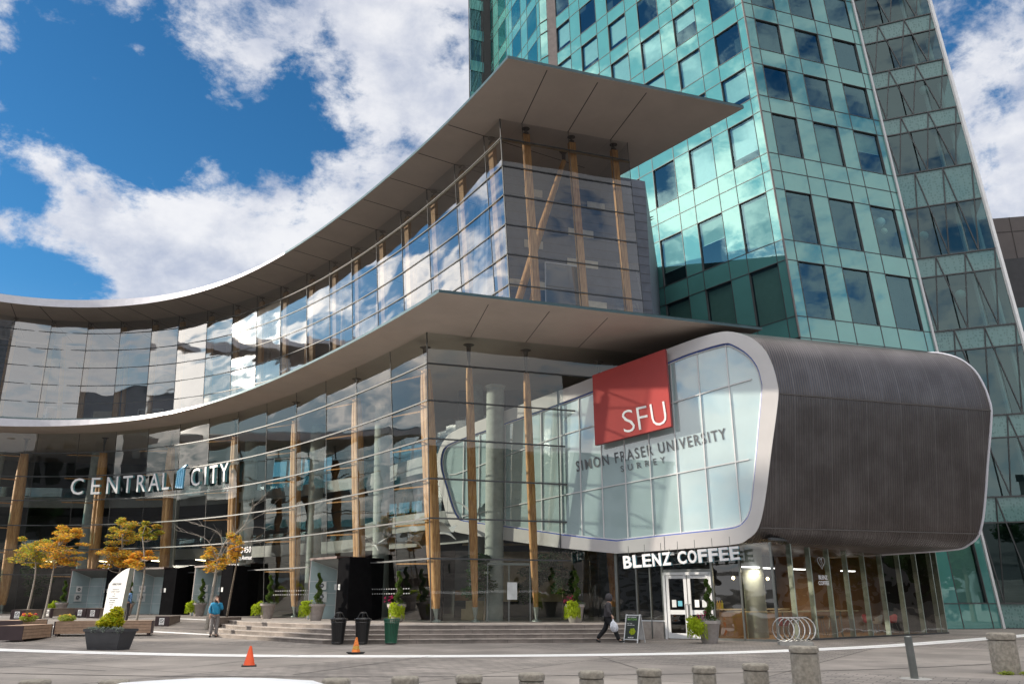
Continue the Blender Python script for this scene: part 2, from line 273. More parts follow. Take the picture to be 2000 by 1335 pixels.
# ------------------------------------------------------------------ mesh helpers
class MB:
    def __init__(s): s.v = []; s.f = []; s.m = []
    def add(s, vs, fs, mi=0):
        o = len(s.v); s.v += [tuple(map(float, v)) for v in vs]; s.f += [tuple(i+o for i in f) for f in fs]; s.m += [mi]*len(fs); return s
    def quad(s, a, b, c, d, mi=0): return s.add([a, b, c, d], [(0, 1, 2, 3)], mi)
    def obox(s, c, ex, ey, ez, mi=0):
        """box from centre and three half-extent vectors"""
        c, ex, ey, ez = map(Vector, (c, ex, ey, ez)); vs = []
        for k in (-1, 1):
            for j in (-1, 1):
                for i in (-1, 1): vs.append(c+ex*i+ey*j+ez*k)
        return s.add(vs, [(0, 2, 3, 1), (4, 5, 7, 6), (0, 1, 5, 4), (2, 6, 7, 3), (0, 4, 6, 2), (1, 3, 7, 5)], mi)
    def box(s, x0, x1, y0, y1, z0, z1, mi=0, rz=0, o=(0, 0)):
        vs = []
        for z in (z0, z1):
            for y in (y0, y1):
                for x in (x0, x1):
                    c, sn_ = math.cos(rz), math.sin(rz); vs.append((o[0]+x*c-y*sn_, o[1]+x*sn_+y*c, z))
        return s.add(vs, [(0, 2, 3, 1), (4, 5, 7, 6), (0, 1, 5, 4), (2, 6, 7, 3), (0, 4, 6, 2), (1, 3, 7, 5)], mi)
    def beam(s, a, b, w, h, up=(0, 0, 1), mi=0):
        a, b = Vector(a), Vector(b); d = (b-a); 
        if d.length < 1e-6: return s
        dn = d.normalized(); x = dn.cross(Vector(up)); 
        if x.length < 1e-4: x = dn.cross(Vector((1, 0, 0)))
        x.normalize(); y = x.cross(dn)
        return s.obox((a+b)/2, dn*d.length/2, x*w/2, y*h/2, mi)
    def tube(s, pts, rad, n=8, caps=True, mi=0, closed=False):
        pts = [Vector(p) for p in pts]; k = len(pts)
        if not hasattr(rad, '__len__'): rad = [rad]*k
        vs = []; prev = None
        for i, p in enumerate(pts):
            if closed: d = pts[(i+1) % k]-pts[i-1]
            else: d = pts[min(i+1, k-1)]-pts[max(i-1, 0)]
            d.normalize()
            x = d.cross(Vector((0, 0, 1))) if abs(d.z) < .98 else d.cross(Vector((0, 1, 0)))
            if prev is not None:
                x2 = prev-d*prev.dot(d)
                if x2.length > .1: x = x2
            x.normalize(); prev = x; y = d.cross(x)
            for j in range(n):
                a = 2*math.pi*j/n; vs.append(p+(x*math.cos(a)+y*math.sin(a))*rad[i])
        fs = []
        for i in range(k if closed else k-1):
            i2 = (i+1) % k
            for j in range(n): fs.append((i*n+j, i*n+(j+1) % n, i2*n+(j+1) % n, i2*n+j))
        if caps and not closed: fs += [tuple(range(n))[::-1], tuple(range((k-1)*n, k*n))]
        return s.add(vs, fs, mi)
    def lathe(s, prof, c=(0, 0, 0), n=24, mi=0, caps=True, sx=1, sy=1):
        vs = []; fs = []
        for r, z in prof:
            for j in range(n):
                a = 2*math.pi*j/n; vs.append((c[0]+r*sx*math.cos(a), c[1]+r*sy*math.sin(a), c[2]+z))
        for i in range(len(prof)-1):
            for j in range(n): fs.append((i*n+j, i*n+(j+1) % n, (i+1)*n+(j+1) % n, (i+1)*n+j))
        if caps: fs += [tuple(range(n))[::-1], tuple(range((len(prof)-1)*n, len(prof)*n))]
        return s.add(vs, fs, mi)
    def prism(s, poly, z0, z1, mi=0):
        n = len(poly); vs = [(x, y, z0) for x, y in poly]+[(x, y, z1) for x, y in poly]
        fs = [tuple(range(n))[::-1], tuple(range(n, 2*n))]+[(i, (i+1) % n, n+(i+1) % n, n+i) for i in range(n)]
        return s.add(vs, fs, mi)
    def build(s, name, mats, parent=None, smooth=False, local=False, bevel=0):
        me = bpy.data.meshes.new(name)
        vs = s.v
        if parent is not None and not local:
            l = Vector(parent.get('wloc', (0, 0, 0))); vs = [(v[0]-l[0], v[1]-l[1], v[2]-l[2]) for v in vs]
        me.from_pydata(vs, [], s.f)
        for m_ in (mats if isinstance(mats, (list, tuple)) else [mats]): me.materials.append(M[m_] if isinstance(m_, str) else m_)
        me.polygons.foreach_set('material_index', s.m)
        bm = bmesh.new(); bm.from_mesh(me); bmesh.ops.recalc_face_normals(bm, faces=bm.faces)
        bm.to_mesh(me); bm.free()
        if smooth:
            me.polygons.foreach_set('use_smooth', [True]*len(me.polygons))
            try: me.set_sharp_from_angle(angle=R(40))
            except Exception: pass
        o = bpy.data.objects.new(name, me); COL.objects.link(o)
        if parent is not None: o.parent = parent; o['wloc'] = tuple(parent.get('wloc', (0, 0, 0)))
        return o
def empty(name, label, cat, loc=(0, 0, 0), group=None, rz=0, wloc=None):
    o = bpy.data.objects.new(name, None); COL.objects.link(o); o.location = loc; o.rotation_euler = (0, 0, rz); o['wloc'] = tuple(loc) if wloc is None else tuple(wloc)
    o.empty_display_size = .2
    return tag(o, label, cat, group)
def tag(o, label=None, cat=None, group=None, kind=None):
    if label: o['label'] = label
    if cat: o['category'] = cat
    if group: o['group'] = group
    if kind: o['kind'] = kind
    return o
def struct(o, kind='structure'): o['kind'] = kind; return o
def copy_thing(root, loc, rz, label, scale=None):
    def cp(o, par):
        c = o.copy(); COL.objects.link(c); c.parent = par
        for ch in o.children: cp(ch, c)
        return c
    r = cp(root, None); r.location = loc; r.rotation_euler = (0, 0, rz); r['label'] = label
    if scale: r.scale = scale
    return r
DG = None
def text_verts(txt, w, h, depth=.02, off=0., sp=1.):
    cu = bpy.data.curves.new('t', 'FONT'); cu.body = txt; cu.size = 1; cu.extrude = .05; cu.offset = off; cu.space_character = sp; cu.resolution_u = 3
    o = bpy.data.objects.new('t', cu); COL.objects.link(o); dg = bpy.context.evaluated_depsgraph_get()
    me = bpy.data.meshes.new_from_object(o.evaluated_get(dg)); vs = np.array([v.co[:] for v in me.vertices]); fs = [tuple(p.vertices) for p in me.polygons]
    bpy.data.objects.remove(o); bpy.data.curves.remove(cu); bpy.data.meshes.remove(me)
    mn, mx_ = vs.min(0), vs.max(0); vs = (vs-mn)/(mx_-mn+1e-9)*np.array([w, h, depth]); return vs, fs
def text(mb, txt, O, ex, ey, w, h, depth=.02, off=0., sp=1., mi=0):
    vs, fs = text_verts(txt, w, h, depth, off, sp); ex, ey = Vector(ex).normalized(), Vector(ey).normalized(); ez = ex.cross(ey); O = Vector(O)
    mb.add([O+ex*v[0]+ey*v[1]+ez*v[2] for v in vs], fs, mi); return mb

# plan curves: heading polynomial integrated from the glass corner towards the left
class Curve:
    def __init__(s, par, L):
        S = np.linspace(0, L, 1500); th = sum(par[2+i]*(S/30)**i for i in range(4)); d = S[1]-S[0]
        s.S = S; s.x = par[0]+np.r_[0, np.cumsum(.5*(np.cos(th[1:])+np.cos(th[:-1])))*d]; s.y = par[1]+np.r_[0, np.cumsum(.5*(np.sin(th[1:])+np.sin(th[:-1])))*d]; s.th = th
    def at(s, a, off=0.):
        """point at arc length a, moved off metres outward (towards the plaza)"""
        x = np.interp(a, s.S, s.x); y = np.interp(a, s.S, s.y); t = np.interp(a, s.S, s.th)
        return Vector((x-math.sin(t)*off, y+math.cos(t)*off)) if False else Vector((x+math.sin(-t)*off*1.0, y+math.cos(t)*off*1.0))
    def tan(s, a): t = float(np.interp(a, s.S, s.th)); return Vector((math.cos(t), math.sin(t)))
    def out(s, a):
        t = s.tan(a); n = Vector((-t.y, t.x)); return n if n.dot(Vector((-.5, -.85))) > 0 or a > 38 else -n
UI = Curve([-0.57141, 32.45016, 2.07614, 0.38838, -0.32147, 0.3455], 60)
UO = Curve([-0.18134, 28.00707, 2.07658, 0.50763, -0.6475, 0.49797], 60)
LI = Curve([-3.74812, 33.2858, 2.17982, 0.28171, -0.18756, 0.44257], 50)
LO = Curve([-2.81074, 28.47452, 2.15023, 0.42034, -0.59804, 0.62488], 50)
ZR, ZL, ZP = 23.0, 12.7, .6
LEAN = .085
E2 = Vector((.952, .306)); E2N = Vector((.306, -.952))       # end wall direction, outward normal
def outn(C, a):
    t = C.tan(a); return Vector((-t.y, t.x))                  # plaza side of the concave front
def front(C, a, z, ztop, off=0.):
    """point of the leaning glass front: arc length a at height z"""
    if a <= 0: return corner(C, z, ztop, off)
    p = Vector((float(np.interp(a, C.S, C.x)), float(np.interp(a, C.S, C.y)))); n = outn(C, a)
    q = p+n*(off-LEAN*(ztop-z)); 
    c = corner(C, z, ztop, off)
    return Vector((q.x, q.y, z))
LEANE = {id(UI): .055, id(LI): .08}
def corner(C, z, ztop, off=0.):
    p = Vector((C.x[0], C.y[0])); n1 = outn(C, 0.0); n2 = E2N
    d1 = off-LEAN*(ztop-z); d2 = off-LEANE[id(C)]*(ztop-z)
    det = n1.x*n2.y-n1.y*n2.x; ox = (d1*n2.y-d2*n1.y)/det; oy = (n1.x*d2-n2.x*d1)/det
    return Vector((p.x+ox, p.y+oy, z))
def endw(C, a, z, ztop, off=0.):
    q = corner(C, z, ztop, off); return Vector((q.x+E2.x*a, q.y+E2.y*a, z))

# ------------------------------------------------------------------ ground
def g(x, y):
    z = .6*min(1, max(0, ((x+12.5)*-.35+(y-35)*.94)/8))*min(1, max(0, (2-x)/8))
    if y < 7: z = -.3
    return z
xs = [-2500, -900, -400, -200, -120, -80]+list(np.arange(-60, 12.1, 1.0))+[16, 24, 40, 80, 200, 400, 900, 2500]
ys = [-2500, -900, -300, -100, -40, -10, 0, 6.99, 7.0]+list(np.arange(8, 70.1, 1.0))+[80, 100, 150, 300, 900, 3000]
mb = MB(); vs = [(x, y, g(x, y)-(.0 if y != 6.99 else .0)) for y in ys for x in xs]; nx_ = len(xs)
fs = []; ms = []
for j in range(len(ys)-1):
    for i in range(nx_-1):
        mb.f.append((j*nx_+i, j*nx_+i+1, (j+1)*nx_+i+1, (j+1)*nx_+i)); mb.m.append(1 if ys[j+1] <= 7 else 0)
mb.v = vs; struct(mb.build('ground', ['paving', 'asphalt']))
mb = MB(); mb.box(-80, 80, 6.75, 6.98, -.3, .002); struct(mb.build('kerb', 'kerb'))
def ribbon(pts, w, dz, sub=1.0):
    """flat band on the ground following pts"""
    P = []; 
    for a, b in zip(pts[:-1], pts[1:]):
        n = max(1, int((Vector(b)-Vector(a)).length/sub))
        for k in range(n): P.append(Vector(a).lerp(Vector(b), k/n))
    P.append(Vector(pts[-1])); mb = MB(); vs = []
    for i, p in enumerate(P):
        d = (P[min(i+1, len(P)-1)]-P[max(i-1, 0)]).normalized(); n = Vector((-d.y, d.x))*w/2
        for q in (p-n, p+n): vs.append((q.x, q.y, g(q.x, q.y)+dz))
    return mb.add(vs, [(2*i, 2*i+1, 2*i+3, 2*i+2) for i in range(len(P)-1)])
def smooth_pts(P, n=6):
    out = []; P = [Vector(p) for p in P]
    for i in range(len(P)-1):
        p0, p1, p2, p3 = P[max(i-1, 0)], P[i], P[i+1], P[min(i+2, len(P)-1)]
        for k in range(n):
            t = k/n; out.append(.5*((2*p1)+(p2-p0)*t+(2*p0-5*p1+4*p2-p3)*t*t+(-p0+3*p1-3*p2+p3)*t**3))
    out.append(P[-1]); return out
ARC = smooth_pts([(-30, 33), (-22, 29.4), (-16.1, 26.75), (-11.4, 25.0), (-7.45, 24.0), (-3.7, 23.75), (0, 23.95), (3.7, 24.6), (7.42, 25.75), (12, 28.4), (16.4, 31.9), (22.5, 37.2), (30, 44)])
def shift(P, d):
    out = []
    for i, p in enumerate(P):
        t = (P[min(i+1, len(P)-1)]-P[max(i-1, 0)]).normalized(); out.append(p+Vector((-t.y, t.x))*d)
    return out
struct(ribbon(shift(ARC, -.24), .40, .005).build('white_paving_band', 'white_paint'))
struct(ribbon(shift(ARC, .24), .46, .005).build('white_paving_band', 'white_paint'))
struct(ribbon(shift(ARC, -6.2), .07, .006).build('drain_line', 'joint_dark'))
struct(ribbon([(-24.5, 38), (-19, 37.0), (-15.4, 36.5), (-12.1, 35.9)], .34, .006).build('white_paving_band', 'white_paint'))
struct(ribbon([(-34, 48.5), (-28.7, 46.6), (-21.2, 42.6), (-14.2, 41.6)], .34, .006).build('white_paving_band', 'white_paint'))
# faint diagonal paving joints
for a, b in [((-7.5, 20.0), (-4.2, 29.8)), ((-14, 18.6), (-9, 33)), ((-2.2, 24), (-4.6, 18)), ((3, 18.5), (2.4, 23.6)), ((-20, 24), (-9, 19))]:
    struct(ribbon([a, b], .035, .0055).build('paving_joint', 'joint_dark'))
# stairs and platform
A0, B0, C0, D0 = Vector((4.75, 31.45)), Vector((-6.7, 30.05)), Vector((-12.6, 35.6)), Vector((-15.6, 41.0))
def inset(k):
    o = .37*k; return [A0+Vector((0, o)), B0+Vector((o*.75, o)), C0+Vector((o*.9, o*.75)), D0+Vector((o*1., o*.3))]
for k in range(4):
    P = inset(k); z1 = .15*(k+1)
    poly = [(P[0].x, P[0].y), (P[1].x, P[1].y), (P[2].x, P[2].y), (P[3].x, P[3].y), (-14.3+.2*k, 46+.01*k), (4.7-.003*k, 46+.01*k)]
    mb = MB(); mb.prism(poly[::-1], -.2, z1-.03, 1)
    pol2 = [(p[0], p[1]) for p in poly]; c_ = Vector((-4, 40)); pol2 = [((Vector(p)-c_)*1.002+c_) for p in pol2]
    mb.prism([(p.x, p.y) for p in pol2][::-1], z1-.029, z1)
    struct(mb.build('stair', ['granite', 'granite_riser_shaded']))
mb = MB()
for k in range(4):
    P = inset(k); z1 = .15*(k+1)
    for a, b, nn in ((P[0], P[1], 7),):
        for i in range(1, nn):
            q = a.lerp(b, (i+.3*(k % 2))/nn); d = (b-a).normalized(); n = Vector((-d.y, d.x)); 
            if n.y > 0: n = -n
            mb.obox((q.x+n.x*.001, q.y+n.y*.001, z1-.075), (d.x*.006, d.y*.006, 0), (n.x*.006, n.y*.006, 0), (0, 0, .07))
struct(mb.build('stair_joint', 'joint_dark'))

# ------------------------------------------------------------------ the curved glass hall
hall = empty('glass_hall', 'curved glass hall with two sweeping grey canopies, timber columns and leaning glass walls', 'building', (-20, 45, .6))
# roof slabs (soffit + wedge fascia)
def canopy(name, CO, z, tip, back, inner_pts, te0, te1, Lmax, top_h):
    ss = np.arange(0, Lmax, .75); outer = [Vector((float(np.interp(s, CO.S, CO.x)), float(np.interp(s, CO.S, CO.y)))) for s in ss][::-1]
    te = [te0+(te1-te0)*max(0, min(1, (s-24)/20))**1.3 for s in ss][::-1]
    poly = outer+[tip, back]+inner_pts; te = te+[te0, te0]+[te0]*len(inner_pts); n = len(poly)
    mb = MB(); mb.add([(p.x, p.y, z) for p in poly], [tuple(range(n))], 0)
    o = mb.build(name, ['soffit'], hall)
    mb = MB(); k = len(outer)
    inn = []
    for i, p in enumerate(poly[:k+2]):
        q = poly[max(i-1, 0)]; r_ = poly[i+1] if i+1 < n else poly[i]
        t = (r_-q).normalized(); nrm = Vector((-t.y, t.x)); inn.append(p+nrm*.7)
    vs = []
    for i in range(k+2): vs += [(poly[i].x, poly[i].y, z), (poly[i].x, poly[i].y, z+te[i]), (inn[i].x, inn[i].y, z+te[i]+.25)]
    for i in range(k+1):
        a, b = 3*i, 3*(i+1); wh = 1 if (i < k and te[i] > te0+.015) else 0
        mb.add([vs[a], vs[b], vs[b+1], vs[a+1]], [(0, 1, 2, 3)], wh); mb.add([vs[a+1], vs[b+1], vs[b+2], vs[a+2]], [(0, 1, 2, 3)], 0)
    mb.build('fascia', ['fascia_dark', 'fascia_white'], o)
    mb = MB(); mb.add([(p.x, p.y, z+te0+.02 if i >= k else z+te[i]-.004) for i, p in enumerate(poly)], [tuple(range(n))]); mb.build('roof_deck', 'steel', o)
    return o
inner = [UI.at(s, 0) for s in (2, 8, 14, 20, 26, 32, 38, 44, 50, 56)]
inner = [Vector((float(np.interp(s, UI.S, UI.x)), float(np.interp(s, UI.S, UI.y))))-outn(UI, s)*13 for s in np.arange(4, 59, 4)]
roof = canopy('roof_canopy', UO, ZR, Vector((10.68, 31.59)), Vector((4.4, 39.4)), [Vector((0, 46))]+inner, .14, .62, 59, 1)
inner = [Vector((float(np.interp(s, LI.S, LI.x)), float(np.interp(s, LI.S, LI.y))))-outn(LI, s)*15 for s in np.arange(4, 49, 4)]
low = canopy('lower_canopy', LO, ZL, Vector((10.94, 32.95)), Vector((6.2, 41.2)), [Vector((0, 48))]+inner, .12, .60, 49, 1)
# soffit joints
mb = MB()
SJ = [(1.5, 28.8), (3.75, 29.65), (6.0, 30.4)]
US = [1.64, 4.76, 7.9, 11, 14.1, 17.3, 20.2, 23.2, 26.6, 29.6, 32.5, 35.4, 38.4, 41, 43.8, 46.5, 49.3, 51.9, 54.7]
for s in US:
    p = Vector((float(np.interp(s, UI.S, UI.x)), float(np.interp(s, UI.S, UI.y)))); n = outn(UI, s)
    d_ = min((Vector((x, y))-p).length for x, y in zip(UO.x[::8], UO.y[::8]))
    q = p+n*(d_-.12); p2 = p-n*6
    mb.beam((p2.x, p2.y, ZR-.004), (q.x, q.y, ZR-.004), .05, .008)
for a, q in ((1.1, SJ[0]), (3.45, SJ[1]), (5.7, SJ[2])):
    p = corner(UI, ZR, ZR); mb.beam((p.x+E2.x*a, p.y+E2.y*a, ZR-.004), (q[0], q[1], ZR-.004), .045, .008)
mb.build('soffit_joint', 'joint_dark', roof)
mb = MB()
for a in (2.0, 4.6, 7.2): 
    p = corner(LI, ZL, ZL); mb.beam((p.x+E2.x*a, p.y+E2.y*a, ZL-.004), (p.x+E2.x*a+.9, p.y+E2.y*a-4.1, ZL-.004), .03, .008)
mb.build('soffit_joint', 'joint_dark', low)
# upper glazing
ZU = [13.35, 13.55, 14.89, 16.32, 17.74, 19.17, 20.62, 22.01, ZR-.005]
def bay(C, a0, a1, zs, ztop, mname, jitter, n=1):
    """glass of one bay: panes between the horizontal rails, each very slightly out of plane"""
    mb = MB(); w = random.uniform(-1, 1)*jitter
    for z0, z1 in zip(zs[:-1], zs[1:]):
        t = random.uniform(-1, 1)*jitter*.35
        for k in range(n):
            b0, b1 = a0+(a1-a0)*k/n, a0+(a1-a0)*(k+1)/n
            A = front(C, b0, z0, ztop, w); B = front(C, b1, z0, ztop, -w); Cc = front(C, b1, z1, ztop, -w+t); Dd = front(C, b0, z1, ztop, w+t)
            mb.quad(A, B, Cc, Dd)
    return mb.build('glass_panel', mname, hall)
UJ = [0]+US
for a0, a1 in zip(UJ[:-1], UJ[1:]): bay(UI, a0, a1, ZU, ZR, 'glass_upper', .006)
LJ = [0, 3.48, 6.97, 10.3, 13.7, 17.19, 20.5, 23.8, 26.9, 30, 32.9, 35.9, 38.9, 41.8, 44.8, 47.8]
ZLR = [.62, 3.12, 4.75, 6.38, 8.06, 9.70, 11.32, ZL-.005]
for a0, a1 in zip(LJ[:-1], LJ[1:]): bay(LI, a0, a1, ZLR, ZL, 'glass_lower', .006)
# end walls
def ewall(C, aa, zs, ztop, mname):
    for a0, a1 in zip(aa[:-1], aa[1:]):
        mb = MB()
        for z0, z1 in zip(zs[:-1], zs[1:]):
            mb.quad(endw(C, a0, z0, ztop), endw(C, a1, z0, ztop), endw(C, a1, z1, ztop), endw(C, a0, z1, ztop))
        mb.build('glass_panel', mname, hall)
ewall(UI, [0, 1.1, 3.45, 5.7, 6.6], ZU, ZR, 'glass_end')
# return glazing at the end of the upper storey
mb = MB(); a = endw(UI, 6.6, 13.3, ZR); b = endw(UI, 6.6, ZR, ZR)
mb.quad(a, (a.x-1.2, a.y+3.3, 13.3), (b.x-1.2, b.y+3.6, ZR), b); mb.build('glass_panel', 'glass_end', hall)
ewall(LI, [0, 1.74, 4.45, 6.3], ZLR, ZL, 'glass_lower')
ewall(LI, [6.3, 7.05, 10.5, 13.5], ZLR[6:], ZL, 'glass_lower')
ewall(LI, [6.3, 7.2], ZLR[:2]+[3.6], ZL, 'glass_lower')
# rails
def rail(C, z, ztop, aend, lend, r=.024, off=.035, wood=False):
    pts = [endw(C, aend, z, ztop, off)]+[corner(C, z, ztop, off)]+[front(C, a, z, ztop, off) for a in np.arange(1.0, lend, 1.2)]
    mb = MB()
    for p, q in zip(pts[:-1], pts[1:]): mb.beam(p, q, r, r*1.9)
    mb.build('glazing_rail', 'rail_metal', hall)
    if wood:
        pts = [endw(C, aend, z+.02, ztop, -.12)]+[corner(C, z+.02, ztop, -.12)]+[front(C, a, z+.02, ztop, -.12) for a in np.arange(1.0, lend, 1.2)]
        mb = MB()
        for p, q in zip(pts[:-1], pts[1:]): mb.beam(p, q, .10, .08)
        mb.build('timber_rail', 'rail_wood', hall)
for z in ZU[2:-1]: rail(UI, z, ZR, 6.6, 54.7, .03, .04, z > 21.9)
for z in ZLR[1:-1]: rail(LI, z, ZL, 6.3 if z < 9 else 7 if z < 11 else 10, 47.8, .035, .04, False)
# thin vertical joints
mb = MB()
for a in LJ: mb.beam(front(LI, a, .62, ZL, .012), front(LI, a, ZL-.01, ZL, .012), .018, .018)
for a in US: mb.beam(front(UI, a, 13.4, ZR, .012), front(UI, a, ZR-.01, ZR, .012), .02, .02)
for a in (1.1, 3.45, 5.7, 6.6): mb.beam(endw(UI, a, 13.4, ZR, .012), endw(UI, a, ZR, ZR, .012), .02, .02)
mb.beam(corner(UI, 13.4, ZR, .01), corner(UI, ZR, ZR, .01), .05, .05); mb.beam(corner(LI, .6, ZL, .01), corner(LI, ZL, ZL, .01), .04, .04)
mb.build('glazing_joint', 'rail_metal', hall)
# cable-like stays under each lower rail
# timber columns behind the glass, upper storey (paired flat members)
for i, a in enumerate(US):
    mb = MB(); p = front(UI, a, 13.4, ZR, -.42); q = front(UI, a, ZR-.35, ZR, -.42); t = UI.tan(a)
    mb.beam(p, q, .20, .46, up=(t.x, t.y, 0)); c = mb.build('timber_column', 'timber', hall)
    mb = MB(); mb.lathe([(.16, 0), (.14, .12), (.05, .2), (.05, .33), (.2, .345)], (q.x, q.y, q.z-.02), 10); mb.build('column_cap', 'joint_dark', c)
for a in (1.1, 3.45, 5.7):
    mb = MB(); p = endw(UI, a, 13.4, ZR, -.35); q = endw(UI, a, ZR-.35, ZR, -.35)
    mb.beam(p, q, .22, .34, up=(E2.x, E2.y, 0)); c = mb.build('timber_column', 'timber', hall)
    mb = MB(); mb.lathe([(.16, 0), (.14, .12), (.05, .2), (.05, .33), (.2, .345)], (q.x, q.y, q.z-.02), 10); mb.build('column_cap', 'joint_dark', c)
# raking columns in the upper room
for (x0, y0, x1, y1) in ((-.2, 35.4, 2.6, 35.2), (.5, 36.6, 2.1, 37.4)):
    mb = MB(); mb.tube([(x0, y0, 13.3), (x0*.5+x1*.5, y0*.5+y1*.5, 18), (x1, y1, 22.4)], [.17, .2, .12], 12); c = mb.build('raking_column', 'timber', hall, True)
    mb = MB(); mb.lathe([(.1, 0), (.1, .4), (.24, .56)], (x1, y1, 22.4), 12); mb.build('column_cap', 'joint_dark', c)
# lower timber columns: bundled, tapering at both ends, steel shoes
def timber_col(a, off=-.55, end=False):
    f = (lambda z: front(LI, a, z, ZL, off)) if not end else (lambda z: endw(LI, a, z, ZL, off))
    rr = .35 if not end else .17
    prof = [(1.15, .52), (1.9, .72), (3.5, .92), (6.2, 1.0), (9.3, .96), (10.8, .82), (11.35, .66)]
    mb = MB(); t = LI.tan(a) if not end else E2
    for sgn in (-1, 1):
        pts = []; rad = []
        for z, k in prof:
            p = f(z); pts.append((p.x+t.x*rr*.42*sgn*k, p.y+t.y*rr*.42*sgn*k, z)); rad.append(rr*.72*k)
        mb.tube(pts, rad, 10)
    c = mb.build('timber_column', 'timber', hall, True)
    mb = MB(); p0, p1 = f(.6), f(1.2); mb.tube([p0, (p0.x, p0.y, .66), (p0.lerp(p1, .25).x, p0.lerp(p1, .25).y, .72), p1], [.2, .2, .05, .13], 10); mb.build('column_foot', 'galvanised', c)
    mb = MB(); p0, p1 = f(11.3), f(12.1)
    for sgn in (-1, 0, 1): mb.tube([p0, (p1.x+t.x*.06*sgn, p1.y+t.y*.06*sgn, 12.12)], [.05, .035], 6)
    mb.tube([(p1.x, p1.y, 12.1), (p1.x, p1.y, 12.35), (p1.x, p1.y, 12.42)], [.09, .11, .26], 12); mb.build('column_cap', 'joint_dark', c)
    mb = MB()
    for z in ZLR[1:-1]:
        if end: continue
        p = f(z-.16); q = front(LI, a+2.4, z-.02, ZL, -.06); mb.tube([(p.x, p.y, z-.16), (q.x, q.y, q.z-.1)], [.045, .03], 6)
        mb.tube([(p.x, p.y, z), front(LI, a, z, ZL, 0)], .03, 6)
    if not end: mb.build('bracket_arm', 'timber', c)
for a in (1.2, 8.0, 14.8, 21.7, 28.4, 34.3, 39.9, 45.5): timber_col(a)
for a in (1.74, 4.45): timber_col(a, -.3, True)
timber_col(7.9, -1.0, True)
# concrete columns inside
for a, off in ((4.5, -5), (11.2, -3.6), (18, -3.6), (25, -3.8), (31.4, -3.8), (37, -3.8), (42.5, -4)):
    p = front(LI, a, .6, ZL, off); q = front(LI, a, 12, ZL, off-.5)
    mb = MB(); mb.tube([(p.x, p.y, .6), (q.x, q.y, ZL-.6)], .45, 20); c = mb.build('concrete_column', 'column_concrete', hall, True)
mb = MB(); mb.tube([(-.82, 37.6, .6), (-.8, 37.4, 11.2)], .43, 20); mb.lathe([(.43, 0), (.5, .05), (.5, .12)], (-.8, 37.4, 11.2), 20); mb.build('concrete_column', 'column_concrete', hall, True)
# interior: floor, galleries, back wall with openings
def wallstrip(C, off, z0, z1, a0, a1, mname, name, thick=.3, ztop=None, step=1.5):
    mb = MB(); aa = np.arange(a0, a1+.01, step)
    def pt(a, o): p = Vector((float(np.interp(a, C.S, C.x)), float(np.interp(a, C.S, C.y)))); return p+outn(C, a)*o
    for b0, b1 in zip(aa[:-1], aa[1:]):
        P = [pt(b0, off), pt(b1, off), pt(b1, off-thick), pt(b0, off-thick)]
        vs = [(p.x, p.y, z0) for p in P]+[(p.x, p.y, z1) for p in P]
        mb.add(vs, [(3, 2, 1, 0), (4, 5, 6, 7), (0, 1, 5, 4), (2, 3, 7, 6), (1, 2, 6, 5), (3, 0, 4, 7)])
    return mb.build(name, mname, hall)
mb = MB()
aa = np.arange(0, 50, 2.)
for b0, b1 in zip(aa[:-1], aa[1:]):
    A = front(LI, b0, .6, ZL, -.05); B = front(LI, b1, .6, ZL, -.05); n0, n1 = outn(LI, b0), outn(LI, b1)
    mb.quad((A.x, A.y, .612), (B.x, B.y, .612), (B.x-n1.x*15, B.y-n1.y*15, .612), (A.x-n0.x*15, A.y-n0.y*15, .612))
mb.quad((-3.1, 34.6, .613), (3.4, 36.6, .613), (6, 46, .613), (9, 52, .613)); mb.build('hall_floor', 'interior_floor', hall)
for z0 in (4.3, 8.2):
    wallstrip(LI, -6.4, z0, z0+.75, 5, 49, 'interior_light', 'gallery_front', .15)
    wallstrip(LI, -6.55, z0, z0+.3, 5, 49, 'interior_dark', 'gallery_slab', 7)
    wallstrip(LI, -6.42, z0+.75, z0+1.5, 5, 49, 'glass_inner', 'gallery_balustrade', .02)
for z0, z1 in ((.6, 5.2), (5.2, 9.4), (9.4, 12.7)):
    for a in np.arange(4, 48, 4.4):
        if (z0 == 5.2 and 13 < a < 19) or (z0 == 9.4 and (15 < a < 18 or 25 < a < 30)):
            wallstrip(LI, -13.4, z0, z0+.7, a, a+4.4, 'interior_mid', 'back_wall', .2, step=1.1)
            wallstrip(LI, -13.45, z0+.7, z1-.1, a, a+4.4, 'glass_inner', 'rear_window', .02, step=1.1)
            for b in np.arange(a, a+4.5, 1.1): wallstrip(LI, -13.4, z0+.7, z1-.1, b, b+.12, 'interior_dark', 'window_bar', .1, step=.12)
            wallstrip(LI, -13.4, (z0+z1)/2, (z0+z1)/2+.12, a, a+4.4, 'interior_dark', 'window_bar', .1, step=1.1)
        else: wallstrip(LI, -13.4, z0, z1, a, a+4.4, 'interior_dark' if z0 < 5 else 'interior_mid', 'back_wall', .2, step=1.1)
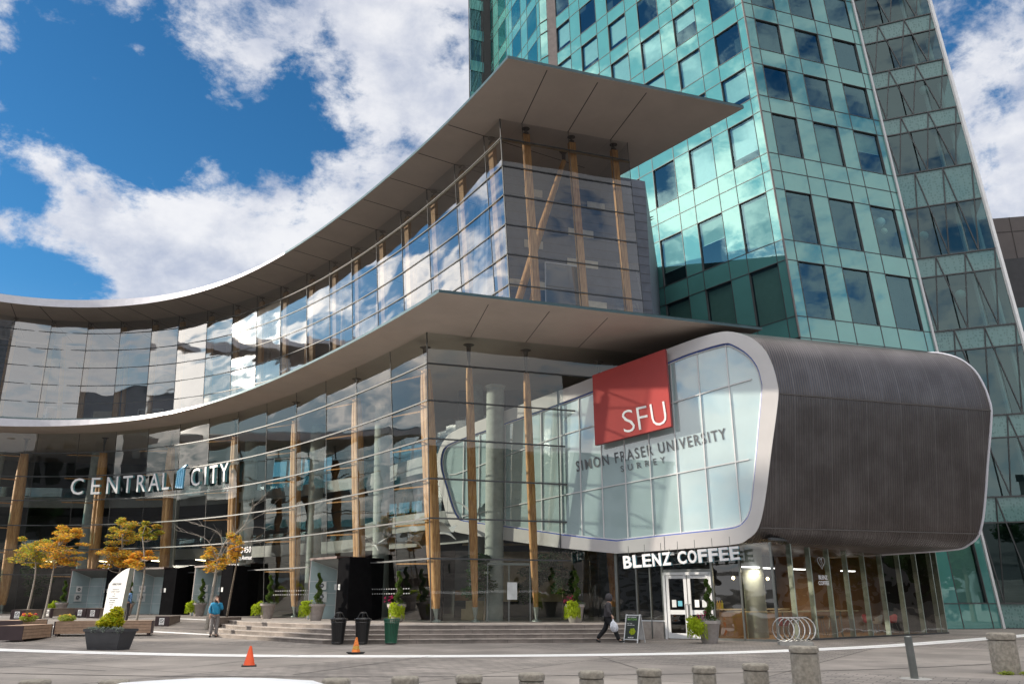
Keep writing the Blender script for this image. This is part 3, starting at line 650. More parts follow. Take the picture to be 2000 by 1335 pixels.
# curved white balcony crossing the hall behind the corner
for z0, rr_ in ((4.9, 0), (8.0, .6)):
    mb = MB(); pts = [Vector((-9.5+rr_, 50)), Vector((-6.5+rr_, 44.5)), Vector((-3.4+rr_, 41.2)), Vector((1.2, 39.6))]; sp_ = smooth_pts(pts, 6)
    for p, q in zip(sp_[:-1], sp_[1:]): mb.add([(p.x, p.y, z0), (q.x, q.y, z0), (q.x, q.y, z0+.9), (p.x, p.y, z0+.9), (p.x+1, p.y+2.5, z0), (q.x+1, q.y+2.5, z0)], [(0, 1, 2, 3), (0, 1, 5, 4)])
    mb.build('curved_balcony', 'interior_light', hall)
    mb = MB()
    for p, q in zip(sp_[:-1], sp_[1:]): mb.quad((p.x+.3, p.y+.8, z0+.9), (q.x+.3, q.y+.8, z0+.9), (q.x+.3, q.y+.8, z0+2.9), (p.x+.3, p.y+.8, z0+2.9))
    mb.build('balcony_glazing', 'glass_inner', hall)
mb = MB(); mb.box(-3, 4, 43.5, 43.8, .6, 12.7); mb.build('cross_wall', 'interior_mid', hall)
mb = MB(); mb.box(-.6, 3.2, 43.3, 43.45, 1.4, 3.9); mb.box(-2.6, 4, 42.9, 43.2, 4.2, 5.1); mb.build('cream_panel', 'cream_wall', hall)
# upper room
wallstrip(UI, -7, 13.2, 22.9, 5, 58, 'slate', 'inner_wall', .2)
wallstrip(UI, .0-LEAN*9.6+.0, 13.2, 13.34, 0, 58, 'interior_floor', 'upper_floor', 7)
mb = MB()
def on_u(a, o): p = Vector((float(np.interp(a, UI.S, UI.x)), float(np.interp(a, UI.S, UI.y)))); return p+outn(UI, a)*o
for a in np.arange(6, 57, 3.1):
    for z in (14.4, 16.6, 18.8, 21):
        if random.random() < .55:
            a2 = a+random.uniform(0, 1.2); p, q = on_u(a2, -6.97), on_u(a2+random.uniform(.9, 1.6), -6.97); mb.quad((p.x, p.y, z), (q.x, q.y, z), (q.x, q.y, z+.55), (p.x, p.y, z+.55))
mb.build('cream_panel', 'cream_panel', hall)
for i, a in enumerate(np.arange(7, 57, 5.2)):
    mb = MB(); p, q = on_u(a, -6.95), on_u(a+1.6, -6.95)
    mb.quad((p.x, p.y, 14.9), (q.x, q.y, 14.9), (q.x, q.y, 17.3), (p.x, p.y, 17.3)); w_ = mb.build('inner_window', 'car_glass', hall)
    mb = MB(); c4 = [(p.x, p.y, 14.9), (q.x, q.y, 14.9), (q.x, q.y, 17.3), (p.x, p.y, 17.3)]
    for u_, v_ in zip(c4, c4[1:]+c4[:1]): mb.beam(u_, v_, .1, .1)
    mb.build('frame', 'white_trim', w_)
for a in np.arange(14, 56, 4.3):
    p, q = on_u(a, -3), on_u(a+.8, -3.2); mb = MB(); mb.tube([(p.x, p.y, 13.3), (q.x, q.y, 22.6)], .17, 10); mb.build('raking_column', 'interior_light' if int(a) % 2 else 'timber', hall, True)
# slate clad cross wall seen through and beside the upper end wall
mb = MB(); p = Vector((-1.2, 35.95)); q = Vector((7.25, 38.65)); nrm = E2N
mb.add([(p.x, p.y, 12.9), (q.x, q.y, 12.9), (q.x, q.y, 23.2), (p.x, p.y, 23.2), (p.x-1, p.y+6, 12.9), (q.x+2.8, q.y+12, 12.9), (q.x+2.8, q.y+12, 23.2), (p.x-1, p.y+6, 23.2)], [(0, 1, 2, 3), (1, 5, 6, 2), (4, 0, 3, 7), (3, 2, 6, 7)])
sw_ = mb.build('slate_wall', 'slate', hall)
mb = MB(); d_ = (q-p).normalized(); nn_ = Vector((d_.y, -d_.x))
for k in range(20):
    z = 13.2+.5*k; mb.beam((p.x+nn_.x*.004, p.y+nn_.y*.004, z), (q.x+nn_.x*.004, q.y+nn_.y*.004, z), .012, .014)
mb.build('cladding_joint', 'joint_dark', sw_)
mb = MB(); L_ = (q-p).length
for (a, z, w) in ((1.9, 21.2, 1.0), (1.9, 18.3, 1.0), (2.3, 16.1, 1.5), (.9, 16.1, .8), (.8, 14.3, 2.2), (4.3, 19.3, 1.4), (4.2, 17.6, 1.7), (5.2, 15.4, 1.1), (4.7, 13.9, 1.2), (5.4, 21, 1.0), (3.8, 14.3, .8)):
    u_ = p+d_*a+nn_*.02; v_ = p+d_*(a+w)+nn_*.02; mb.quad((u_.x, u_.y, z), (v_.x, v_.y, z), (v_.x, v_.y, z+.42), (u_.x, u_.y, z+.42))
mb.build('cream_panel', 'cream_panel', sw_)
for (a, z, w, h) in ((3.0, 15.0, 1.9, 2.6), (3.1, 13.2, 2.0, .9)):
    u_ = p+d_*a+nn_*.03; v_ = p+d_*(a+w)+nn_*.03; mb = MB(); mb.quad((u_.x, u_.y, z), (v_.x, v_.y, z), (v_.x, v_.y, z+h), (u_.x, u_.y, z+h)); w_ = mb.build('inner_window', 'car_glass', hall)
    c4 = [(u_.x, u_.y, z), (v_.x, v_.y, z), (v_.x, v_.y, z+h), (u_.x, u_.y, z+h)]; mb = MB()
    for x_, y_ in zip(c4, c4[1:]+c4[:1]): mb.beam(x_, y_, .06, .06)
    mb.build('frame', 'white_trim', w_)
# ceiling strip lights of the ground storey
for a in (26.5, 30, 33.2, 36.5, 39.5):
    p = front(LI, a, 5, ZL, -5); t = LI.tan(a); mb = MB(); mb.beam((p.x, p.y, 4.22), (p.x+t.x*.4+.5, p.y+1.3, 4.22), .12, .05); mb.build('strip_light', 'lamp_warm', hall)
# ------------------------------------------------------------------ cantilevered pod
from mathutils.geometry import tessellate_polygon
DL = Vector((-.8642, .5031)); DN = Vector((-.5031, -.8642)); P0 = Vector((10.1, 31.3)); D2 = Vector((.9585, .2851))
def pp(s, z, off=0.): q = P0+DL*s+DN*off; return Vector((q.x, q.y, z))
def fillet(L, n=3):
    P = smooth_pts([Vector(p) for p in L], n); return [tuple(p) for p in P]
OUT = [(3.91, 11.88), (2.51, 12.17), (1.39, 12.28), (0.75, 12.13), (0.14, 11.78), (-0.32, 11.2), (-0.56, 10.49), (-0.66, 9.83), (-0.67, 9.34), (-0.5, 8.48), (-0.17, 7.08), (0.18, 5.5), (0.45, 4.53), (0.7, 4.01), (1.08, 3.72), (1.49, 3.56), (2.72, 3.48), (4.43, 3.41), (6.58, 3.34), (7.87, 3.49), (9.22, 3.65), (11.69, 4.02), (14.49, 4.49), (14.87, 4.68), (15.21, 5.12), (15.47, 5.86), (15.81, 7.0), (15.94, 7.89), (15.86, 8.52), (15.57, 9.0), (15.06, 9.39), (13.42, 9.8), (11.69, 10.18), (9.07, 10.73), (6.35, 11.35)]
INN = [(3.86, 11.3), (2.88, 11.55), (1.38, 11.76), (0.91, 11.6), (0.39, 11.14), (0.05, 10.55), (-0.05, 9.97), (-0.05, 9.57), (0.21, 8.1), (0.43, 6.88), (0.74, 5.24), (0.89, 4.73), (1.11, 4.41), (1.54, 4.17), (2.78, 4.08), (4.62, 3.97), (6.56, 3.84), (7.86, 4.0), (9.21, 4.2), (11.69, 4.61), (14.36, 5.03), (14.71, 5.24), (14.99, 5.67), (15.34, 6.59), (15.71, 7.61), (15.73, 8.25), (15.5, 8.69), (14.9, 8.91), (13.41, 9.22), (11.69, 9.59), (9.09, 10.12), (6.38, 10.73)]
pod = empty('projecting_pod', 'grey ribbed metal pod jutting over the coffee shop with a white rimmed glass face', 'building', (10.1, 31.3, 3.4))
OUTs = fillet(OUT[:17])+OUT[17:20]+fillet(OUT[20:]+[]); INNs = fillet(INN[:15])+INN[15:18]+fillet(INN[18:])
mb = MB(); n = len(OUTs); LEN = 10.7
st = [0, LEN]; vs = []
for k in st:
    for s, z in OUTs: p = pp(s, z, -.002); vs.append((p.x+D2.x*k, p.y+D2.y*k, z))
fs = [(i, (i+1) % n, n+(i+1) % n, n+i) for i in range(n)]+[tuple(range(n, 2*n))]
mb.add(vs, fs); shell = mb.build('metal_shell', 'ribbed_metal', pod, True)
# laps between the curved and the flat sheets, end trim
for s, z in ((-.6, 9.25), (.62, 4.25)):
    best = min(OUTs, key=lambda q: (q[1]-z)**2+(q[0]-s)**2+(9 if q[0] > 3 else 0)); s_, z_ = best; a = pp(s_-.012, z_); b = a+Vector((D2.x*LEN, D2.y*LEN, 0)); mb = MB(); mb.beam(a+Vector((D2.x*.05, D2.y*.05, 0)), b, .03, .05); mb.build('sheet_lap', 'joint_dark', shell)
mb = MB(); mb.tube([(pp(s, z).x+D2.x*LEN, pp(s, z).y+D2.y*LEN, z) for s, z in OUTs], .06, 6, closed=True); mb.build('end_trim', 'fascia_white', shell, True)
tri = tessellate_polygon([[Vector((s, z, 0)) for s, z in OUTs], [Vector((s, z, 0)) for s, z in INNs]])
allp = OUTs+INNs; mb = MB(); mb.add([pp(s, z, .05) for s, z in allp], [tuple(t) for t in tri])
mb.add([pp(s, z, .05) for s, z in OUTs]+[pp(s, z, -.02) for s, z in OUTs], [(i, (i+1) % n, n+(i+1) % n, n+i) for i in range(n)])
m_ = len(INNs); mb.add([pp(s, z, .05) for s, z in INNs]+[pp(s, z, -.16) for s, z in INNs], [(i, (i+1) % m_, m_+(i+1) % m_, m_+i) for i in range(m_)])
frame = mb.build('rim', 'pod_frame', pod)
mb = MB(); mb.tube([pp(s, z, -.07) for s, z in INNs], .045, 6, closed=True); mb.build('blue_trim', 'blue_trim', frame, True)
mb = MB(); c_ = (7, 7.3); mb.tube([pp(s+(c_[0]-s)*.008, z+(c_[1]-z)*.02, -.08) for s, z in INNs], .035, 6, closed=True); mb.build('white_trim', 'white_trim', frame, True)
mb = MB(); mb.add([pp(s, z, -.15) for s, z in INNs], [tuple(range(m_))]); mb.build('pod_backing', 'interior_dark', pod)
def zrange(s):
    zs = []
    for (a, za), (b, zb) in zip(INNs, INNs[1:]+INNs[:1]):
        if (a-s)*(b-s) <= 0 and a != b: zs.append(za+(zb-za)*(s-a)/(b-a))
    return (min(zs), max(zs)) if zs else (7, 7)
row1 = lambda s: np.interp(s, [0, 2.07, 3.8, 7.47, 9.08, 12.81, 14.9], [10.14, 9.82, 9.5, 8.91, 8.64, 7.78, 7.3])
row2 = lambda s: np.interp(s, [.4, 3.8, 9.14, 14.4], [6.87, 6.49, 5.93, 5.27])
colsx = [.0, 1.3, 2.55, 3.76, 4.93, 6.07, 7.17, 8.2, 9.17, 10.17, 12.1, 13.55, 14.45, 15.72]
for i, (a, b) in enumerate(zip(colsx[:-1], colsx[1:])):
    aa = np.linspace(a+.001, b-.001, 7)
    lo = [zrange(s)[0] for s in aa]; hi = [zrange(s)[1] for s in aa]
    for fl, fh in ((lambda s, k: lo[k], lambda s, k: min(row2(s), hi[k])), (lambda s, k: max(row2(s), lo[k]), lambda s, k: min(row1(s), hi[k])), (lambda s, k: max(row1(s), lo[k]), lambda s, k: hi[k])):
        mb = MB(); w = random.uniform(-.004, .004)
        for k in range(6):
            z = [fl(aa[k], k), fl(aa[k+1], k+1), fh(aa[k+1], k+1), fh(aa[k], k)]
            if z[3] <= z[0]+.001 and z[2] <= z[1]+.001: continue
            z[3] = max(z[3], z[0]); z[2] = max(z[2], z[1])
            f0 = (aa[k]-a)/(b-a); f1 = (aa[k+1]-a)/(b-a)
            mb.quad(pp(aa[k], z[0], -.10+w*f0), pp(aa[k+1], z[1], -.10+w*f1), pp(aa[k+1], z[2], -.10+w*f1), pp(aa[k], z[3], -.10+w*f0))
        if mb.f: mb.build('glass_pane', 'pod_glass', pod)
mb = MB()
for s in colsx[1:-1]:
    lo, hi = zrange(s); mb.beam(pp(s, lo, -.07), pp(s, hi, -.07), .045, .045, up=(DN.x, DN.y, 0))
for f in (row1, row2):
    ss = [s for s in np.linspace(-.05, 15.7, 40) if zrange(s)[0] < f(s) < zrange(s)[1]]
    for a, b in zip(ss[:-1], ss[1:]): mb.beam(pp(a, f(a), -.068), pp(b, f(b), -.068), .045, .045)
mb.build('mullion', 'white_trim', pod)
mb = MB(); mb.beam(pp(9.2, 3.66, .07), pp(9.2, 10.7, .07), .07, .05); mb.beam(pp(4.45, 3.42, .055), pp(4.45, 3.96, .055), .015, .012); mb.build('dark_joint', 'rail_metal', pod)
# small floodlight below the rim
fl_ = empty('floodlight', 'small white floodlight fixed under the pod rim above the coffee shop letters', 'lamp', (*pp(4.2, 3.25, .25)[:2], 3.3)); mb = MB()
c_ = pp(4.2, 3.25, .25); mb.obox(c_, DL.to_3d()*.2, DN.to_3d()*.07, (0, 0, .05)); mb.build('housing', 'white_trim', fl_); mb = MB(); mb.tube([c_, c_+Vector((0, 0, .2))], .02, 6); mb.build('bracket', 'steel', fl_)
# red sign board
sign = empty('red_sign', 'large red square sign with white SFU letters on the pod glass', 'sign', tuple(pp(5.5, 9, .4)))
q4 = [pp(7.22, 11.07, .5), pp(3.76, 11.77, .5), pp(3.70, 8.38, .5), pp(7.20, 7.91, .5)]; b4 = [v-DN.to_3d()*.22 for v in q4]
mb = MB(); mb.add(q4, [(0, 1, 2, 3)]); mb.add(q4+b4, [(0, 1, 5, 4), (1, 2, 6, 5), (2, 3, 7, 6), (3, 0, 4, 7), (7, 6, 5, 4)], 1); mb.build('board', ['sign_red', 'sign_side'], sign)
ex = (pp(3.83, 8.50)-pp(5.77, 8.31)).normalized(); nz_ = DN.to_3d(); ey = Vector((0, 0, 1)); ey = (ey-ex*ey.dot(ex)).normalized()
for t_, s0, s1, dz in (('S', 5.80, 5.28, 0), ('F', 5.12, 4.66, .0), ('U', 4.50, 3.84, .0)):
    mb = MB(); zb = 8.30+(5.77-s0)*.11+dz; vs_, fs_ = text_verts(t_, abs(s1-s0), .98, .02, -.012); O = pp(s0, zb, .502)
    mb.add([O+ex*v[0]+ey*v[1]+nz_*v[2] for v in vs_], fs_); mb.build('letter', 'white_letter', sign)
def lettering(name, label, txt, A, B, h, mname, loc, sp=1.2, off=0., serif=False):
    t = empty(name, label, 'lettering', tuple(loc)); ex = (B-A); w = ex.length; ex.normalize(); ey = (Vector((0, 0, 1))-ex*ex.z).normalized(); ez = nz_
    mb = MB(); vs_, fs_ = text_verts(txt, w, h, .012, off, sp); mb.add([A+ex*v[0]+ey*v[1]+ez*v[2] for v in vs_], fs_)
    if serif:
        # fine serifs at the feet and heads of the upright strokes
        V = np.array(vs_); low_ = V[V[:, 1] < .01*h][:, 0]; top_ = V[V[:, 1] > .99*h][:, 0]
        for arr, y in ((low_, .02*h), (top_, .98*h)):
            xs_ = sorted(set(np.round(arr, 2))); last = -9
            for x in xs_:
                if x-last > h*.12: c0 = A+ex*x+ey*y+ez*.006; mb.obox(c0, ex*h*.085, ey*h*.018, ez*.005)
                last = x
    mb.build('letters', mname, t); return t
lettering('university_lettering', 'dark line reading SIMON FRASER UNIVERSITY across the pod glass', 'SIMON FRASER UNIVERSITY', pp(8.39, 6.92, -.08), pp(1.58, 7.73, -.08), .47, 'grey_letter', pp(5, 7.2), 1.25, .008, True)
lettering('place_lettering', 'small dark SURREY centred below the university line on the pod glass', 'SURREY', pp(6.26, 6.74, -.08), pp(4.24, 6.99, -.08), .27, 'grey_letter', pp(5.2, 6.8), 1.9, .0)

# ------------------------------------------------------------------ coffee shop under the pod
shop = empty('coffee_shop', 'glazed coffee shop tucked under the ribbed pod with white door frames', 'shop', (9.65, 30.75, 0))
K0 = Vector((10.0, 31.78)); KA = Vector((-.855, .5186)); KB = (Vector((20.3, 39.45))-K0).normalized(); LB = (Vector((20.3, 39.45))-K0).length; KAn = Vector((-.5186, -.855)); KBn = Vector((KB.y, -KB.x))
def ka(s, z, o=0.): q = K0+KA*s+KAn*o; return Vector((q.x, q.y, z))
def kb(s, z, o=0.): q = K0+KB*s+KBn*o; return Vector((q.x, q.y, z))
ZT = 3.62
for a, b, z0 in ((0, 1.25, .08), (1.25, 2.42, .08), (4.42, 5.6, .66), (5.6, 6.5, .66)):
    mb = MB(); mb.quad(ka(a, z0), ka(b, z0), ka(b, ZT), ka(a, ZT)); mb.build('glass_panel', 'glass_shop', shop)
mb = MB(); mb.quad(ka(2.42, 2.62), ka(4.42, 2.62), ka(4.42, ZT), ka(2.42, ZT)); mb.build('glass_panel', 'glass_shop', shop)
mb = MB(); mb.quad(ka(6.5, .62), Vector((3.1, 36.4, .62)), Vector((3.1, 36.4, 3.6)), ka(6.5, 3.6)); mb.build('glass_panel', 'glass_shop', shop)
mb = MB()
for s, w in ((0, .09), (1.25, .07), (2.38, .09), (4.46, .08), (5.0, .05), (5.6, .07), (6.5, .12)): mb.beam(ka(s, 0, .02), ka(s, ZT, .02), w, .12, up=(KAn.x, KAn.y, 0))
mb.beam(ka(0, .04, .02), ka(2.4, .04, .02), .12, .08); mb.beam(ka(2.4, 2.60, .02), ka(4.4, 2.60, .02), .1, .14); mb.beam(ka(4.4, .68, .03), ka(5.65, .68, .03), .1, .05, mi=1)
mb.build('mullion', ['steel', 'white_trim'], shop)
mb = MB(); a, b = ka(4.5, 0, .06), ka(5.72, 0, .06); c, d = ka(5.72, 0, -.2), ka(4.5, 0, -.2); mb.prism([(p.x, p.y) for p in (a, b, c, d)], 0, .65); mb.build('stone_plinth', 'granite', shop)
# double door
door = MB(); dr = None
mb = MB()
for s in (2.46, 4.38): mb.beam(ka(s, 0, .05), ka(s, 2.55, .05), .10, .12, up=(KAn.x, KAn.y, 0))
mb.beam(ka(2.42, 2.5, .05), ka(4.42, 2.5, .05), .12, .11); mb.build('door_frame', 'white_trim', shop)
for s0, s1 in ((2.53, 3.40), (3.44, 4.31)):
    mb = MB()
    for s in (s0+.06, s1-.06): mb.beam(ka(s, .03, .06), ka(s, 2.44, .06), .12, .06, up=(KAn.x, KAn.y, 0))
    for z, h in ((.13, .2), (1.02, .17), (2.37, .12)): mb.beam(ka(s0+.1, z, .06), ka(s1-.1, z, .06), .05, h)
    dr = mb.build('door', 'white_trim', shop)
    mb = MB(); mb.quad(ka(s0+.1, .2, .05), ka(s1-.1, .2, .05), ka(s1-.1, 2.32, .05), ka(s0+.1, 2.32, .05)); mb.build('pane', 'glass_shop', dr)
    mb = MB(); s = 3.34 if s0 < 3 else 3.5; mb.tube([ka(s, .75, .1), ka(s, .78, .16), ka(s, 1.3, .16), ka(s, 1.33, .1)], .018, 6); mb.build('handle', 'steel', dr)
for s, c_ in ((3.05, 'white_paint'), (2.75, 'sticker'), (3.75, 'poster_blue'), (4.0, 'sticker')):
    mb = MB(); mb.obox(ka(s, 1.35, .075), KA.to_3d()*.09, (0, 0, .14 if c_ != 'poster_blue' else .1), KAn.to_3d()*.003); tag(mb.build('notice', c_), {'white_paint': 'white sheet taped to the right door leaf of the coffee shop, nearer the middle', 'sticker': 'pale sheet taped to the glass of the coffee shop doors', 'poster_blue': 'blue sheet taped low on the left door leaf of the coffee shop'}[c_] if s != 4.0 else 'pale sheet taped to the left door leaf of the coffee shop, nearest the hinge', 'notice', 'sheets taped to the coffee shop doors')
# long leaning row of fins
mb_s = [0, 1.3, 2.55, 3.85, 5.15, 6.5, 7.9, 9.4, 10.9, 12.3, LB]
for a, b in zip(mb_s[:-1], mb_s[1:]):
    mb = MB(); mb.quad(kb(a, .06), kb(b, .06), kb(b, ZT+.2), kb(a, ZT+.2)); mb.build('glass_panel', 'glass_shop', shop)
for s in mb_s[1:]:
    mb = MB(); mb.beam(kb(s, .05, -.10), kb(s, ZT+.2, -.10), .05, .22, up=(KBn.x, KBn.y, 0)); mb.build('glass_fin', 'fin_glass', shop)
mb = MB(); mb.beam(kb(0, .03, .0), kb(LB, .03, .0), .14, .06); mb.build('base_rail', 'rail_metal', shop)
mb = MB(); mb.beam(kb(0, ZT+.12, .0), kb(LB, ZT+.12, .0), .14, .1); mb.build('head_rail', 'rail_metal', shop)
mb = MB(); mb.quad(kb(LB, 0), kb(LB, 3.8), kb(LB, 3.8)+Vector((-1.5, 4, 0)), kb(LB, 0)+Vector((-1.5, 4, 0))); mb.build('side_wall', 'interior_dark', shop)
# floor, ceiling, back walls of the shop
poly = [K0+KA*6.4, K0, K0+KB*LB, K0+KB*LB+Vector((-3, 7)), K0+Vector((-3.5, 12))]
mb = MB(); mb.add([(p.x-KBn.x*.1, p.y-KBn.y*.1+.05, .03) for p in poly], [(0, 1, 2, 3, 4)]); mb.build('shop_floor', 'shop_wood', shop)
mb = MB(); mb.add([(p.x, p.y+.05, 3.75) for p in poly], [(0, 1, 2, 3, 4)]); mb.build('shop_ceiling', 'interior_mid', shop)
mb = MB(); a, b, c = kb(2.6, .03, -6.2), kb(8.4, .03, -5.0), kb(LB+.5, .03, -3.2); mb.quad(a, b, b+Vector((0, 0, 3.7)), a+Vector((0, 0, 3.7)), 0); mb.quad(b, c, c+Vector((0, 0, 3.7)), b+Vector((0, 0, 3.7)), 1)
mb.build('shop_back_wall', ['interior_dark', 'shop_wall'], shop)
mb = MB(); a, b = ka(5.5, .03, -7), kb(2.6, .03, -6.2); mb.quad(a, b, b+Vector((0, 0, 3.7)), a+Vector((0, 0, 3.7))); mb.build('shop_back_wall', 'interior_dark', shop)
mb = MB(); a = kb(5.9, .03, -3.4); b = kb(7.0, .03, -3.2); mb.prism([(a.x, a.y), (b.x, b.y), (b.x-.3, b.y+1), (a.x-.3, a.y+1)], .03, 3.7); mb.build('timber_pier', 'shop_wall', shop)
mb = MB(); mb.tube([ka(1.3, 0, -2.0), ka(1.3, 3.7, -2.0)], .42, 20); mb.build('concrete_column', 'column_concrete', shop, True)
def interior(name, label, cat, loc, group=None): return empty(name, label, cat, loc, group)
t = interior('window_counter', 'long narrow wooden counter along the coffee shop glass', 'counter', tuple(kb(3, .03, -.6)))
mb = MB(); 
for A, B in ((ka(2.0, 1.05, -.5), kb(.3, 1.05, -.55)), (kb(.3, 1.05, -.55), kb(6.2, 1.05, -.55))): mb.beam(A, B, .38, .045)
mb.build('top', 'cream_wall', t)
for s in (1.2, 3.2, 5.2):
    mb = MB(); mb.tube([kb(s, .03, -.6), kb(s, 1.03, -.6)], .03, 8); mb.build('leg', 'steel', t)
t = interior('serving_bar', 'dark serving bar with wooden front at the back of the coffee shop', 'bar', tuple(kb(4, .03, -4.2)))
mb = MB(); mb.beam(kb(1.4, .55, -4.2), kb(6, .55, -4.0), .7, 1.05); mb.build('front', 'shop_wood', t); mb = MB(); mb.beam(kb(1.3, 1.1, -4.2), kb(6.1, 1.1, -4.0), .85, .05); mb.build('top', 'cream_wall', t)
for i, (s, o, c_) in enumerate(((1.6, -4.1, 'flower_yellow'), (1.75, -4.1, 'flower_yellow'), (1.9, -4.1, 'leaf_yellow'), (3.6, -4.1, 'chair_white'), (3.9, -4.1, 'sticker'), (4.3, -4.1, 'lamp_warm'), (4.8, -4.1, 'chair_red'))):
    mb = MB(); p = kb(s, 1.13, o); mb.lathe([(.05, 0), (.05, .22), (.02, .27), (.02, .34)], p, 8); tag(mb.build('bottle', c_ if c_ != 'lamp_warm' else 'flower_yellow'), 'small bottle or jar standing in the row on the serving bar', 'bottle', 'bottles on the serving bar')
for i, (s, o, z) in enumerate(((.9, -2.6, 2.35), (1.7, -2.6, 2.35), (2.5, -2.6, 2.35), (3.2, -2.6, 2.35))):
    t = interior('pendant_lamp', 'small glowing pendant bulb, number %s from the left, over the coffee shop bar' % ('one', 'two', 'three', 'four')[i], 'lamp', tuple(kb(s, z, o)), 'pendant bulbs in the coffee shop')
    mb = MB(); mb.lathe([(.01, -.07), (.06, -.03), (.07, .02), (.03, .07)], kb(s, z, o), 12); mb.build('bulb', 'lamp_warm', t, True); mb = MB(); mb.tube([kb(s, z+.07, o), kb(s, 3.7, o)], .008, 5); mb.build('cord', 'rail_metal', t)
for i, (s, o) in enumerate(((.8, -1.6), (2.2, -1.9), (4.4, -1.9), (8.3, -1.9))):
    t = interior('strip_lamp', 'white ceiling strip lamp, %s one from the left inside the coffee shop' % ('first', 'second', 'third', 'fourth')[i], 'lamp', tuple(kb(s, 2.75, o)), 'strip lamps in the coffee shop'); mb = MB(); mb.beam(kb(s-.5, 2.75, o), kb(s+.5, 2.75, o), .14, .05); mb.build('tube', 'lamp_white', t)
    al = bpy.data.lights.new('strip_light', 'AREA'); al.shape = 'RECTANGLE'; al.size = 1.0; al.size_y = .15; al.energy = 20; al.color = (1, .86, .66); ao = bpy.data.objects.new('strip_light', al); COL.objects.link(ao); ao.parent = t; ao.location = (0, 0, -.06)
    mb = MB(); mb.beam(kb(s-.3, 2.78, o), kb(s-.3, 3.72, o), .01, .01, up=(1, 0, 0)); mb.build('cable', 'steel', t)
def shell_chair(loc, rz, c_, label, stool=False):
    h = .72 if stool else .45
    t = empty('bar_stool' if stool else 'chair', label, 'stool' if stool else 'chair', loc, None if stool else 'shell chairs in the coffee shop', rz)
    mb = MB(); mb.lathe([(.02, h-.02), (.2, h), (.23, h+.05), (.24, h+.09)], (0, 0, 0), 16); mb.build('seat', c_, t, True, True)
    if not stool:
        mb = MB()
        for k in range(7):
            a0, a1 = R(-75+k*21.4), R(-75+(k+1)*21.4); z0, z1 = h+.05, lambda a: h+.40-.16*abs(a)/1.3
            mb.quad((-.23*math.cos(a0), .23*math.sin(a0), z0), (-.23*math.cos(a1), .23*math.sin(a1), z0), (-.28*math.cos(a1), .28*math.sin(a1), z1(a1)), (-.28*math.cos(a0), .28*math.sin(a0), z1(a0)))
        mb.build('backrest', c_, t, False, True)
    for sx in (-1, 1):
        for sy in (-1, 1): mb = MB(); mb.tube([(sx*.12, sy*.12, h-.02), (sx*.21, sy*.21, 0)], .013, 6); mb.build('leg', 'steel', t, False, True)
    return t
shell_chair(tuple(kb(8.6, .035, -1.0)), 2.2, 'chair_white', 'white shell chair by the sloping shop glass, left of the red ones')
shell_chair(tuple(kb(9.5, .035, -1.9)), .5, 'chair_red', 'red shell chair behind the white one in the coffee shop')
shell_chair(tuple(kb(10.4, .035, -1.3)), 3.6, 'chair_red', 'red shell chair farthest right in the coffee shop')
shell_chair(tuple(kb(2.3, .035, -1.4)), 1.2, 'chair_red', 'red shell chair left of the bar stools in the coffee shop')
for i, s in enumerate((3.4, 4.5, 5.6)): shell_chair(tuple(kb(s, .035, -1.2)), 0, 'steel', 'grey bar stool at the window counter, %s from the left' % ('first', 'second', 'third')[i], True)
# shop letters on rails
ls = empty('coffee_sign', 'big white block letters BLENZ COFFEE hung on rails above the shop door', 'sign', tuple(pp(3.6, 2.9, .55)))
A, B = pp(6.03, 2.70, .6), pp(1.27, 2.95, .6); ex = (B-A); wtot = ex.length; ex.normalize(); ey = (Vector((0, 0, 1))-ex*ex.z).normalized()
word = 'BLENZ COFFEE'; wid = {' ': .45, 'I': .5}; ws = [wid.get(c, 1.) for c in word]; unit = wtot/(sum(ws)+.16*(len(word)-1)); x = 0
for c_, w_ in zip(word, ws):
    if c_ != ' ':
        for dep, mn_, sc_ in ((.05, 'white_letter', 0), (.02, 'poster_blue', 1)):
            mb = MB(); vs_, fs_ = text_verts(c_, unit*w_, .50, dep, .03 if c_ != 'E' else .02); O = A+ex*(x+.015*sc_)+nz_*(.0 if not sc_ else -.04)-ey*.012*sc_
            mb.add([O+ex*v[0]+ey*v[1]+nz_*v[2] for v in vs_], fs_); o_ = mb.build('letter' if not sc_ else 'return', mn_, ls if not sc_ else last_)
            if not sc_: last_ = o_
    x += unit*(w_+.16)
mb = MB()
for f in (.02, .44): mb.beam(A+ey*f-nz_*.07, B+ey*f-nz_*.07, .03, .03)
mb.build('rail', 'steel', ls)
mb = MB()
for k in range(7): q = A.lerp(B, (k+.3)/6.8)-nz_*.07; mb.beam(q+ey*.44, q+ey*.44+Vector((0, 0, .45)), .02, .02, up=(1, 0, 0))
mb.build('hanger', 'steel', ls)
# shop emblem and name on a dark window
t = empty('window_decal', 'pale heart outline and small shop name on a dark pane of the coffee shop', 'decal', tuple(kb(3.2, 2.5, .02)))
A = kb(2.98, 2.28, .012); mb = MB(); text(mb, 'BLENZ', A, KB.to_3d(), (0, 0, 1), .62, .16, .004, .03); text(mb, 'COFFEE', A+Vector((-KB.x*.05, -KB.y*.05, -.22)), KB.to_3d(), (0, 0, 1), .74, .16, .004, .03); mb.build('letters', 'white_letter', t)
pts = []
for k in range(25):
    a = 2*math.pi*k/24; hx = .016*16*math.sin(a)**3; hz = .016*(13*math.cos(a)-5*math.cos(2*a)-2*math.cos(3*a)-math.cos(4*a)); q = kb(3.28, 2.95, .02)+KB.to_3d()*hx+Vector((0, 0, hz)); pts.append(q)
mb = MB(); mb.tube(pts[:-1], .009, 5, closed=True)
for dx in (-.06, .06): mb.tube([kb(3.28+dx+.05*math.sin(v*6), 2.78+v*.3, .02) for v in np.linspace(0, 1, 9)], .007, 5)
